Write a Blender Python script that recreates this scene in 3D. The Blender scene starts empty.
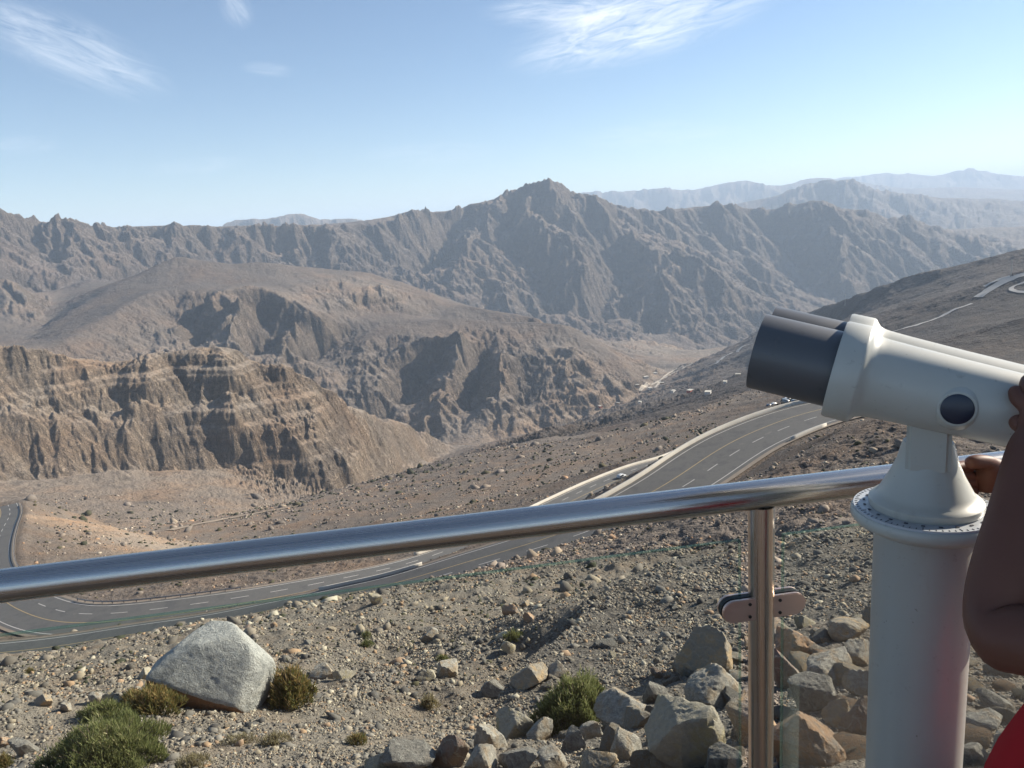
import bpy, bmesh, math, random
import numpy as np
from mathutils import Vector, Matrix, Euler

random.seed(7)
RNG = np.random.default_rng(7)
SC = bpy.context.scene
COL = SC.collection

# ------------------------------------------------------------------ camera
F_PX, W_PX, H_PX = 768.0, 1024, 768
EYE = 1.55
PITCH = math.radians(11.67)
ROLL = math.radians(-3.7)
CAM_ROT = (Matrix.Rotation(math.pi / 2 - PITCH, 3, 'X') @ Matrix.Rotation(ROLL, 3, 'Z'))
CR = np.array(CAM_ROT)


def ray(px, py):
    d = CAM_ROT @ Vector(((px - 512) / F_PX, (384 - py) / F_PX, -1.0))
    return d


def azq(px, py):
    d = ray(px, py)
    return math.atan2(d.x, d.y), d.z / math.hypot(d.x, d.y)


def at_r(px, py, r):
    """point seen at px,py at horizontal distance r (z relative to the terrace floor)"""
    a, q = azq(px, py)
    return Vector((r * math.sin(a), r * math.cos(a), EYE + q * r))


# ------------------------------------------------------------------ noise
def _hash(ix, iy, s=0):
    ix = ix.astype(np.int64); iy = iy.astype(np.int64)
    h = (ix * 374761393 + iy * 668265263 + s * 974634777) & 0xffffffff
    h = ((h ^ (h >> 13)) * 1274126177) & 0xffffffff
    h = (h ^ (h >> 16)) & 0xffffffff
    h = (h * 2246822519) & 0xffffffff
    return (h ^ (h >> 15)) & 0xffffffff


def _h01(ix, iy, s=0):
    return (_hash(ix, iy, s) / 4294967295.0).astype(np.float32)


def vnoise(x, y, s=0):
    """gradient noise, about -1..1"""
    x0 = np.floor(x); y0 = np.floor(y)
    fx = (x - x0).astype(np.float32); fy = (y - y0).astype(np.float32)
    ux = fx * fx * fx * (fx * (fx * 6 - 15) + 10); uy = fy * fy * fy * (fy * (fy * 6 - 15) + 10)
    def g(dx, dy):
        a = _h01(x0 + dx, y0 + dy, s) * np.float32(6.2831853)
        return np.cos(a) * (fx - dx) + np.sin(a) * (fy - dy)
    n00, n10, n01, n11 = g(0, 0), g(1, 0), g(0, 1), g(1, 1)
    return 1.5 * ((n00 * (1 - ux) + n10 * ux) * (1 - uy) + (n01 * (1 - ux) + n11 * ux) * uy)


def fbm(x, y, octv=5, s=0, gain=0.5, ridged=False):
    t = 0; a = 1.0; n = 0
    for o in range(octv):
        v = vnoise(x * 2 ** o + 13.7 * o, y * 2 ** o - 7.1 * o, s + o)
        if ridged:
            v = 1 - 2 * np.abs(v)
        t = t + a * v; n += a; a *= gain
    return t / n


def sstep(a, b, x):
    t = np.clip((x - a) / (b - a), 0, 1)
    return t * t * (3 - 2 * t)


# ------------------------------------------------------------------ terrain control lines
# every line: (gully strength, tan tone, darkness, [(px, py, distance m), ...])
L = []
def line(ero, tone, dark, *p): L.append((ero, tone, dark, p))

# farthest ranges, with the valleys between them
line(.6,.3,.2, (-300,330,33000),(512,300,33000),(1300,300,33000))
line(.6,.3,.2, (-300,300,26000),(300,262,26000),(560,215,26000),(700,198,26000),(780,188,26500),(840,178,26500),(868,174,26500),(905,172,27000),(930,177,27000),(962,169,27000),(990,172,27000),(1024,176,27000),(1100,182,27000),(1300,190,27000))
line(.6,.3,.2, (-300,320,22500),(300,290,22500),(700,235,22500),(1024,205,22500),(1300,200,22500))
line(.9,.3,.2, (-300,300,19000),(300,262,19000),(500,215,19000),(560,194,18500),(600,191,18500),(630,191,18500),(655,187,18500),(690,191,19000),(735,179,19000),(765,185,19000),(785,187,19000),(800,180,19500),(825,177,19500),(860,182,19500),(900,189,20000),(950,187,20000),(1024,190,20000),(1300,190,20000))
line(.6,.3,.2, (-300,320,15500),(300,290,15500),(700,245,15500),(1024,218,15500),(1300,210,15500))
line(1,.3,.3, (-300,300,12500),(150,262,11500),(205,232,11200),(225,219,11200),(270,218,11200),(300,212,11200),(309,215,11200),(320,220,11400),(345,217,11400),(362,221,11400),(400,232,11400),(600,222,12500),(720,206,12500),(780,196,12500),(805,184,12500),(822,179,12500),(848,181,12500),(857,177,12500),(870,185,12500),(888,192,12500),(940,198,12800),(990,199,13000),(1024,202,13000),(1300,204,13000))
line(.7,.3,.3, (-300,320,9600),(300,262,9600),(600,240,9800),(800,240,10200),(1024,250,10500),(1300,250,10500))
# main ridge: skyline
line(1,.35,.35, (-300,190,4600),(-80,200,4600),(0,208,4700),(18,212,4700),(34,223,4800),(46,224,4780),(56,217,4700),(68,218,4700),(84,225,4800),(110,228,4900),(140,228,4950),(150,225,4950),(175,227,5000),(195,225,5000),(230,228,5100),(262,222,5100),(290,225,5100),(330,226,5200),(370,224,5300),(395,219,5400),(405,212,5500),(425,210,5600),(440,213,5700),(465,208,5800),(490,202,5900),(506,196,6000),(520,188,6000),(532,182,6000),(542,181,6000),(556,180,6000),(566,187,6050),(580,193,6100),(600,195,6200),(612,206,6300),(630,210,6400),(650,213,6500),(690,208,6800),(728,204,7000),(745,208,7100),(775,208,7200),(800,204,7200),(820,200,7200),(832,206,7300),(850,210,7300),(862,208,7300),(885,216,7400),(910,222,7600),(950,232,8000),(985,228,8500),(1024,227,8800),(1300,240,9500))
# main ridge: the big spurs (crest lines running down) and the ravines between
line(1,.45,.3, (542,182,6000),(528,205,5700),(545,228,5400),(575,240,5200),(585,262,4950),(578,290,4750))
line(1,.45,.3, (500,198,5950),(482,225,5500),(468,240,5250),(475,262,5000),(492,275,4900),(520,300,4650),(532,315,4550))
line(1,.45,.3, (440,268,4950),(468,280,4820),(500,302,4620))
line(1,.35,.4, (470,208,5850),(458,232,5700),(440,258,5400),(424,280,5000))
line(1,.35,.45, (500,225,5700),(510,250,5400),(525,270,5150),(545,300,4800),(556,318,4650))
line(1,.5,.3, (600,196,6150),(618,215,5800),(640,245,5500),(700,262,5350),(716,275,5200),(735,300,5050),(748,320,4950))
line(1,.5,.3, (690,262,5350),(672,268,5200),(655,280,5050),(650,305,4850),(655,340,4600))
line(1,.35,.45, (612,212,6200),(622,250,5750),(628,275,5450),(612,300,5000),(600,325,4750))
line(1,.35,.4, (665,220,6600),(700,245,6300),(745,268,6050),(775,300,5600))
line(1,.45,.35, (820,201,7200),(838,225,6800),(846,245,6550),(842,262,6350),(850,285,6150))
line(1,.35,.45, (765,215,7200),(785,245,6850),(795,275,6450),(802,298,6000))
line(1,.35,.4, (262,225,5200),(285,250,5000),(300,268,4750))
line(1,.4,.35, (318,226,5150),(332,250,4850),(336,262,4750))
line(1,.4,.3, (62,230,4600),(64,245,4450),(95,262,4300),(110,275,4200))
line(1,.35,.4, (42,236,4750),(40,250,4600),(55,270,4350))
# main ridge: foot
line(.8,.3,.6, (-300,350,3300),(-60,320,3400),(0,300,3700),(60,290,3900),(90,278,4100),(150,288,4350),(250,290,4500),(330,288,4600),(400,292,4600),(440,300,4500),(500,322,4400),(560,338,4250),(600,352,4050),(630,362,3900),(655,367,3850),(672,364,3950),(720,353,4300),(760,335,4800),(800,317,5300),(850,303,6000),(900,298,6300),(1024,300,6600),(1300,300,6600))
# small ridge at the canyon mouth
line(.9,.7,.1, (608,345,3700),(625,338,3750),(645,340,3700),(665,352,3500),(672,360,3300))
line(.8,.3,.6, (585,356,3000),(600,362,3000),(640,372,2950),(668,372,2850))
# left valley between ridge and mesa
line(.5,.35,.4, (90,279,3850),(50,305,3400),(42,325,3000),(30,342,2600),(10,352,2200),(-60,370,1900),(-300,400,1700))
line(.6,.5,.2, (-300,230,3900),(-60,262,3700),(0,278,3400),(25,298,3250),(38,318,3050))
# mesa: top
line(.12,.4,.55, (30,338,2650),(62,320,2850),(95,297,3050),(125,280,3150),(150,268,3250),(166,260,3300),(178,254,3300),(195,259,3280),(230,264,3250),(265,262,3250),(300,266,3300),(340,270,3300),(372,272,3300),(395,280,3250),(420,289,3150),(445,303,3050),(470,306,2950),(505,313,2900),(540,318,2850))
line(.12,.3,.55, (60,345,2350),(100,318,2600),(150,292,2850),(200,285,2950),(260,282,3000),(300,285,2950))
line(.5,.45,.2, (130,352,2400),(180,336,2500),(205,300,2700),(222,290,2750),(250,285,2780),(275,292,2720),(300,305,2640),(330,322,2580))
# gullies and spurs in mesa front
line(.8,.3,.5, (212,292,2800),(206,318,2720),(198,345,2610),(192,362,2500))
line(1,.6,.1, (240,296,2620),(236,325,2500),(226,350,2390),(216,372,2300))
line(.8,.3,.5, (268,314,2700),(263,345,2580),(256,372,2440))
line(1,.55,.1, (300,318,2500),(287,345,2380),(276,375,2260))
line(.8,.3,.5, (351,330,2640),(325,352,2540),(296,375,2400))
line(1,.6,.1, (165,345,2400),(160,360,2330),(170,372,2280))
# cirque in the middle of the mesa
line(.6,.5,.2, (305,300,2800),(330,290,2950),(350,276,3150))
line(1,.7,.0, (345,303,2800),(372,285,3000),(385,292,2950))
line(.15,.35,.45, (345,318,2720),(390,312,2830),(430,318,2830),(470,324,2800),(520,330,2780),(560,333,2850))
# the rounded hill with the steep cut front
line(.15,.35,.5, (368,340,2480),(395,326,2620),(425,320,2650),(460,318,2660),(500,322,2640),(540,322,2640),(565,325,2620),(590,336,2590),(606,350,2520),(622,362,2440),(632,378,2340))
line(.8,.4,.3, (335,362,2400),(362,352,2440),(400,347,2440),(425,338,2440),(458,329,2430))
line(1,.6,.1, (458,329,2430),(466,352,2330),(456,372,2240),(442,395,2130),(424,420,2030))
line(.8,.3,.5, (446,342,2450),(436,366,2400),(418,390,2330),(402,414,2200))
line(.8,.3,.5, (480,358,2430),(474,388,2300),(466,420,2110))
line(1,.65,.05, (500,345,2360),(505,375,2190),(498,410,2030))
line(1,.3,.5, (520,352,2410),(516,385,2250),(520,410,2110))
line(1,.7,.05, (560,345,2430),(575,370,2280),(578,400,2130))
line(1,.5,.2, (390,355,2380),(384,375,2280),(372,400,2140))
# foot of the hill and mesa, canyon bottom
line(.6,.7,.1, (-300,480,2000),(0,405,2050),(130,395,2150),(230,398,2150),(290,405,2120),(340,430,2100),(400,446,2000),(450,451,1850),(490,446,1870),(520,442,1900),(560,430,2000),(600,413,2110),(630,402,2200),(650,388,2350),(668,372,2700),(700,362,3100),(735,350,3500),(765,338,3900),(800,325,4300))
# near cliff on the left: crest, foot
line(.5,.7,.1, (-300,335,1280),(-60,340,1240),(0,345,1220),(40,352,1210),(80,362,1200),(108,366,1200),(130,360,1210),(150,353,1215),(190,349,1215),(216,345,1215),(232,350,1210),(245,364,1195),(275,368,1190),(300,377,1190),(322,388,1190),(342,402,1190),(365,415,1270),(382,421,1350),(397,417,1420),(412,421,1490),(430,433,1600),(450,448,1760))
line(1,.8,.1, (340,455,1090),(362,448,1170),(395,446,1320),(425,449,1520))
line(1,.5,.4, (352,412,1225),(345,432,1140),(333,462,1060),(322,482,1015))
line(1,.9,0, (368,420,1240),(360,440,1150),(350,470,1060))
line(1,.5,.4, (389,424,1400),(384,440,1300),(372,462,1170))
line(1,.5,.4, (420,432,1560),(412,446,1450),(402,462,1330))
line(.55,.9,.05, (-60,405,1140),(0,405,1140),(80,410,1135),(160,405,1135),(215,400,1135),(240,400,1135))
line(.6,.7,.1, (-60,418,1112),(0,418,1112),(80,422,1108),(150,420,1108),(190,412,1115))
line(.6,.6,.2, (176,352,1222),(172,385,1160),(180,410,1128),(188,440,1085),(205,462,1058))
line(.6,.6,.2, (262,368,1205),(268,395,1140),(275,425,1095),(300,445,1062))
line(.5,.9,0, (222,350,1200),(228,385,1130),(238,420,1080))
line(.5,.9,0, (150,360,1195),(140,395,1130),(130,440,1075))
line(.5,.9,0, (320,400,1160),(325,430,1100),(315,460,1050))
line(.8,.6,.1, (-300,520,1000),(-60,488,1020),(0,482,1030),(60,478,1040),(120,470,1050),(170,470,1050),(215,468,1055),(250,470,1055),(300,488,1020),(340,496,1010),(375,486,1120),(410,470,1330),(435,457,1560))
line(.5,.45,.25, (-300,560,700),(-60,515,800),(0,500,880),(60,498,880),(130,500,870),(220,498,880),(300,500,910))
# wadi floor
line(.3,.5,.15, (450,453,1690),(430,462,1450),(405,475,1240),(370,491,1070),(340,499,990),(300,507,900),(262,512,840),(230,519,780),(190,528,700),(150,535,650),(100,540,640),(0,540,640),(-300,580,600))
# orange bank at left
line(.3,1,.0, (-300,545,330),(0,519,350),(20,518,355),(50,516,360),(90,522,360),(125,532,345),(160,545,325),(200,558,300))
line(.3,.5,.2, (60,532,500),(150,548,450),(210,562,400),(280,560,380),(340,540,400))
# bench beyond the lower road
line(.4,.4,.35, (330,520,430),(380,500,500),(420,478,600),(458,456,720),(500,448,830),(545,437,930),(585,436,930),(603,440,880))
line(.3,.5,.3, (300,550,330),(400,520,360),(470,505,370),(530,490,380),(580,475,400),(620,462,420))
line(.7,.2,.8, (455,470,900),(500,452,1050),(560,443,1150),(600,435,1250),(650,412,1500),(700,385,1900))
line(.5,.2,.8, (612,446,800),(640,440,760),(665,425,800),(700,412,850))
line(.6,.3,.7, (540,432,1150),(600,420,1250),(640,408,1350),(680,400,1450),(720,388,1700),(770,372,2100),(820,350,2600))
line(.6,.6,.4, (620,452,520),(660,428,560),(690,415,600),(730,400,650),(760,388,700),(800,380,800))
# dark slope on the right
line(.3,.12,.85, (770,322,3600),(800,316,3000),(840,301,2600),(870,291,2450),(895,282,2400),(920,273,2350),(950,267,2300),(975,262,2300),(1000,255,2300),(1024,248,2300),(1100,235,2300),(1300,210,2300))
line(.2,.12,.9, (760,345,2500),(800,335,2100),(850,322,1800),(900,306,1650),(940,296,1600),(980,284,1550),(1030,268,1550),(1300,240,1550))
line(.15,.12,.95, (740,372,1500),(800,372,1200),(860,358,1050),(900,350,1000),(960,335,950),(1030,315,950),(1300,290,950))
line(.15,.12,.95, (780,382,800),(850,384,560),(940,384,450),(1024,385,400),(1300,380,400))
# terrace of cars beside the road
line(.05,.35,.4, (757,389,355),(790,386,365),(832,391,355))
line(.05,.35,.4, (757,401,315),(790,404,300),(832,404,300))
line(.05,.35,.4, (700,417,325),(722,405,340),(745,398,348),(757,392,350))
line(.3,.1,.9, (600,468,330),(640,457,315),(665,450,300),(690,440,290),(715,432,280))
# near slope above the road
line(.5,.3,.6, (795,424,150),(822,411,160),(860,413,155),(900,420,150),(950,428,140),(1024,430,130),(1300,430,130))
line(.4,.3,.5, (700,500,80),(760,480,85),(820,470,82),(900,475,75),(1024,480,65),(1300,480,60))
# gravel mound
line(.3,.1,.6, (1300,560,18),(1024,528,24),(900,530,26),(820,538,27),(740,560,25),(660,582,22),(610,597,20),(578,611,18.5),(580,630,16.4),(552,650,14.1),(518,676,12.1),(505,695,11.2))
line(.4,.3,.5, (1300,540,30),(900,522,38),(740,548,36),(640,582,29),(590,604,24))
line(.3,.2,.6, (590,625,20.6),(575,650,19.1),(574,672,16.9),(546,694,14.6),(512,722,12.5),(498,738,11.55))
line(.3,.2,.6, (590,603,22),(572,607,20.6),(574,626,18.6),(546,646,16.1),(512,671,13.9),(498,690,12.6))
line(.3,.3,.5, (590,604,24),(571,611,22.5),(531,632,20.8),(500,657,18.2),(485,687,14.6),(470,705,12.8))
line(.3,.45,.4, (300,655,24),(400,640,28),(480,622,34),(560,603,42),(660,570,55),(740,548,62))
# ground by the boulder and the left
line(.3,.75,.15, (-300,720,24),(0,690,22),(100,672,22),(200,655,24),(260,650,25))
line(.3,.5,.25, (-300,700,60),(0,668,70),(100,655,75),(200,640,80),(300,628,80),(400,606,85),(480,592,88),(560,572,92),(640,545,95))
line(.2,.6,.2, (-300,850,9),(0,790,9),(100,760,10.5),(200,730,12.5),(300,720,12.2),(400,722,10.6),(480,735,9.2),(560,738,8.6),(640,725,8.4),(760,700,8.6),(870,700,8.4),(1024,700,8),(1300,700,8))
line(.2,.4,.3, (-300,950,5.5),(0,860,6),(300,830,6.4),(600,820,5.6),(900,810,5.2),(1300,800,5))
line(.1,.4,.3, (-400,1300,2.6),(300,1150,2.9),(700,1120,2.9),(1300,1100,2.7))
line(.3,.2,.5, (620,660,12.5),(700,635,14),(800,610,15.5),(900,600,15),(1024,600,14))

# ------------------------------------------------------------------ roads (centre lines)
ROADQ = []
def road_pts(spec):
    """(px,py,z,width) -> smooth dense list of x,y,z,width"""
    C = []
    for (px, py, z, w) in spec:
        a, q = azq(px, py); r = (z - EYE) / q
        C.append((r * math.sin(a), r * math.cos(a), z, w))
    C = np.array(C)
    out = []
    for i in range(len(C) - 1):
        p0 = C[max(i - 1, 0)]; p1 = C[i]; p2 = C[i + 1]; p3 = C[min(i + 2, len(C) - 1)]
        n = max(2, int(np.hypot(*(p2 - p1)[:2]) / 2.5))
        for k in range(n):
            t = k / n
            out.append(.5 * ((2 * p1) + (-p0 + p2) * t + (2 * p0 - 5 * p1 + 4 * p2 - p3) * t * t + (-p0 + 3 * p1 - 3 * p2 + p3) * t ** 3))
    out.append(C[-1])
    R = np.array(out)
    for k in range(6):
        R[1:-1] = .25 * R[:-2] + .5 * R[1:-1] + .25 * R[2:]
    # resample evenly
    s = np.concatenate([[0], np.cumsum(np.hypot(*np.diff(R[:, :2], axis=0).T))])
    ss = np.arange(0, s[-1], 2.0)
    return np.stack([np.interp(ss, s, R[:, i]) for i in range(4)], 1), ss


ROAD_A = road_pts([(1230, 372, -45, 19), (1120, 380, -46.5, 19), (1030, 387, -48, 19), (960, 393, -49.5, 19), (905, 398, -51, 19), (865, 403, -52, 19), (825, 410, -53, 19), (790, 420, -54, 19), (765, 430, -55, 19), (740, 441, -56, 19), (712, 458, -57.5, 19), (680, 480, -59, 18),
                   (645, 500, -60.5, 17), (600, 521, -62, 15), (540, 543, -64, 13), (470, 563, -66.5, 12), (400, 584, -69, 11), (340, 597, -71.5, 11), (280, 610, -74, 11), (200, 626, -77, 11), (120, 638, -80, 12),
                   (60, 648, -82, 12), (0, 655, -83, 12), (-80, 659, -84, 12), (-200, 650, -85, 15)])
ROAD_B = road_pts([(790, 418, -112, 13), (720, 439, -108, 13), (677, 459, -105, 13), (640, 470, -103, 13), (600, 486, -101, 13), (560, 505, -99, 13), (520, 524, -97, 12), (470, 545, -95, 11), (410, 566, -92.5, 11),
                   (350, 580, -90, 12), (300, 591, -88.5, 14), (250, 600, -87.5, 14), (200, 608, -87, 15), (150, 615, -87, 16), (100, 620, -87, 16), (60, 619, -87.5, 16), (28, 609, -88.5, 16), (5, 595, -90, 15), (-12, 573, -92, 14), (-14, 552, -95, 15), (-6, 532, -98, 14), (4, 515, -101, 12), (2, 506, -103, 12)])
ROADS = [ROAD_B, ROAD_A]
for R_, s_ in ROADS:
    ROADQ.append(R_[::4])


# ------------------------------------------------------------------ diffusion of the control lines
D0 = 0.0036
AZ0, AZ1 = math.radians(-56), math.radians(56)
U0, U1 = math.log(2.4), math.log(33000)


def solve_fields():
    pts = []
    for ero, tone, dark, p in L:
        P = []
        for (x, y, r) in p:
            x = max(-330, min(1330, x))
            a, q = azq(x, y)
            P.append((a, math.log(r), q, ero, tone, dark))
        P = np.array(P)
        for i in range(len(P) - 1):
            n = int(max(abs(P[i + 1, 0] - P[i, 0]), abs(P[i + 1, 1] - P[i, 1])) / D0 * 2) + 2
            t = np.linspace(0, 1, n)[:, None]
            pts.append(P[i] * (1 - t) + P[i + 1] * t)
    for R in ROADQ:
        for side in (-.5, .5):
            T = np.gradient(R[:, :2], axis=0); T /= np.hypot(T[:, 0], T[:, 1])[:, None]
            X = R[:, 0] + T[:, 1] * R[:, 3] * side; Y = R[:, 1] - T[:, 0] * R[:, 3] * side
            rr = np.hypot(X, Y)
            P = np.stack([np.arctan2(X, Y), np.log(rr), (R[:, 2] - .3 - EYE) / rr, .2 + 0 * X, .3 + 0 * X, .5 + 0 * X], 1)
            for i in range(len(P) - 1):
                n = int(max(abs(P[i + 1, 0] - P[i, 0]), abs(P[i + 1, 1] - P[i, 1])) / D0 * 2) + 2
                t = np.linspace(0, 1, n)[:, None]
                pts.append(P[i] * (1 - t) + P[i + 1] * t)
    pts = np.concatenate(pts)
    field = None
    for lv in (32, 16, 8, 4, 2, 1):
        d = D0 * lv
        na = int((AZ1 - AZ0) / d) + 1; nu = int((U1 - U0) / d) + 1
        ia = np.clip(np.rint((pts[:, 0] - AZ0) / d).astype(int), 0, na - 1)
        iu = np.clip(np.rint((pts[:, 1] - U0) / d).astype(int), 0, nu - 1)
        cnt = np.zeros((nu, na)); acc = np.zeros((4, nu, na))
        np.add.at(cnt, (iu, ia), 1)
        for c in range(4):
            np.add.at(acc[c], (iu, ia), pts[:, 2 + c])
        m = cnt > 0
        val = acc[:, m] / cnt[m]
        if field is None:
            field = np.zeros((4, nu, na)); field += val.mean(axis=1)[:, None, None]
            it = 400
        else:
            f0 = field
            yy = np.clip(np.arange(nu) / 2.0, 0, f0.shape[1] - 1.001); xx = np.clip(np.arange(na) / 2.0, 0, f0.shape[2] - 1.001)
            y0 = yy.astype(int); x0 = xx.astype(int); fy = (yy - y0)[:, None]; fx = (xx - x0)[None, :]
            A = f0[:, y0][:, :, x0]; B = f0[:, y0][:, :, x0 + 1]; C = f0[:, y0 + 1][:, :, x0]; Dd = f0[:, y0 + 1][:, :, x0 + 1]
            field = (A * (1 - fx) + B * fx) * (1 - fy) + (C * (1 - fx) + Dd * fx) * fy
            it = {16: 200, 8: 120, 4: 60, 2: 30, 1: 14}[lv]
        field[:, m] = val
        for k in range(it):
            p = np.pad(field, ((0, 0), (1, 1), (1, 1)), mode='edge')
            field = 0.25 * (p[:, 2:, 1:-1] + p[:, :-2, 1:-1] + p[:, 1:-1, 2:] + p[:, 1:-1, :-2])
            field[:, m] = val
    for k in range(5):
        p = np.pad(field, ((0, 0), (0, 0), (1, 1)), mode='edge')
        f2 = .25 * p[:, :, :-2] + .5 * p[:, :, 1:-1] + .25 * p[:, :, 2:]
        wgt = np.clip((np.arange(field.shape[1]) * d + U0 - math.log(150)) / 1.0, 0, 1)[None, :, None]
        field = field * (1 - wgt) + f2 * wgt
    return field.astype(np.float32)


FIELD = solve_fields()


def sample_field(az, u):
    nu, na = FIELD.shape[1:]
    x = np.clip((az - AZ0) / D0, 0, na - 1.001); y = np.clip((u - U0) / D0, 0, nu - 1.001)
    x0 = x.astype(int); y0 = y.astype(int); fx = (x - x0).astype(np.float32); fy = (y - y0).astype(np.float32)
    return [(F[y0, x0] * (1 - fx) + F[y0, x0 + 1] * fx) * (1 - fy) + (F[y0 + 1, x0] * (1 - fx) + F[y0 + 1, x0 + 1] * fx) * fy for F in FIELD]


# final grid: columns equally spaced, rows denser where the land rises
N_AZ = 1180
AZ_G = np.linspace(math.radians(-44), math.radians(45), N_AZ)
def make_rows(total):
    q = FIELD[0]
    i0 = int((math.radians(-36) - AZ0) / D0); i1 = int((math.radians(38) - AZ0) / D0)
    g = np.abs(np.diff(q[:, i0:i1], axis=0)) / D0
    g = np.percentile(g, 88, axis=1)
    ker = np.ones(9) / 9
    g = np.convolve(g, ker, mode='same') + 0.16
    ul = U0 + D0 * (np.arange(len(g)) + .5)
    g[ul < math.log(5)] *= .4
    g[ul > math.log(9000)] *= .5
    g[(ul > math.log(110)) & (ul < math.log(430))] += .28
    c = np.concatenate([[0], np.cumsum(g)])
    return np.interp(np.linspace(0, c[-1], total), c, U0 + D0 * np.arange(len(c)))
U_G = make_rows(1900)
N_U = len(U_G)


def erosion(az, u, gx, gy, freq, seed):
    """stripes that run down the slope (gx,gy = slope), blended between jittered cells"""
    x = az * freq; y = u * freq
    m = np.sqrt(gx * gx + gy * gy) + 1e-5
    dx = (-gy / m).astype(np.float32); dy = (gx / m).astype(np.float32)   # across the slope
    ix = np.floor(x); iy = np.floor(y); fx = (x - ix).astype(np.float32); fy = (y - iy).astype(np.float32)
    tw = 0; c = 0; s = 0
    for i in (-1, 0, 1, 2):
        for j in (-1, 0, 1, 2):
            hx = _h01(ix + i, iy + j, seed) - .5; hy = _h01(ix + i, iy + j, seed + 77) - .5
            px = fx - i - hx * .9; py = fy - j - hy * .9
            d = px * px + py * py
            w = np.exp(-d * 2.2)
            ph = (px * dx + py * dy) * 6.2831853 * 0.85 + _h01(ix + i, iy + j, seed + 31) * 1.5
            c = c + np.cos(ph) * w; s = s + np.sin(ph) * w; tw = tw + w
    c = c / tw; s = s / tw
    k = 6.2831853 * .85
    return c, -s * dx * k, -s * dy * k


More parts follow.
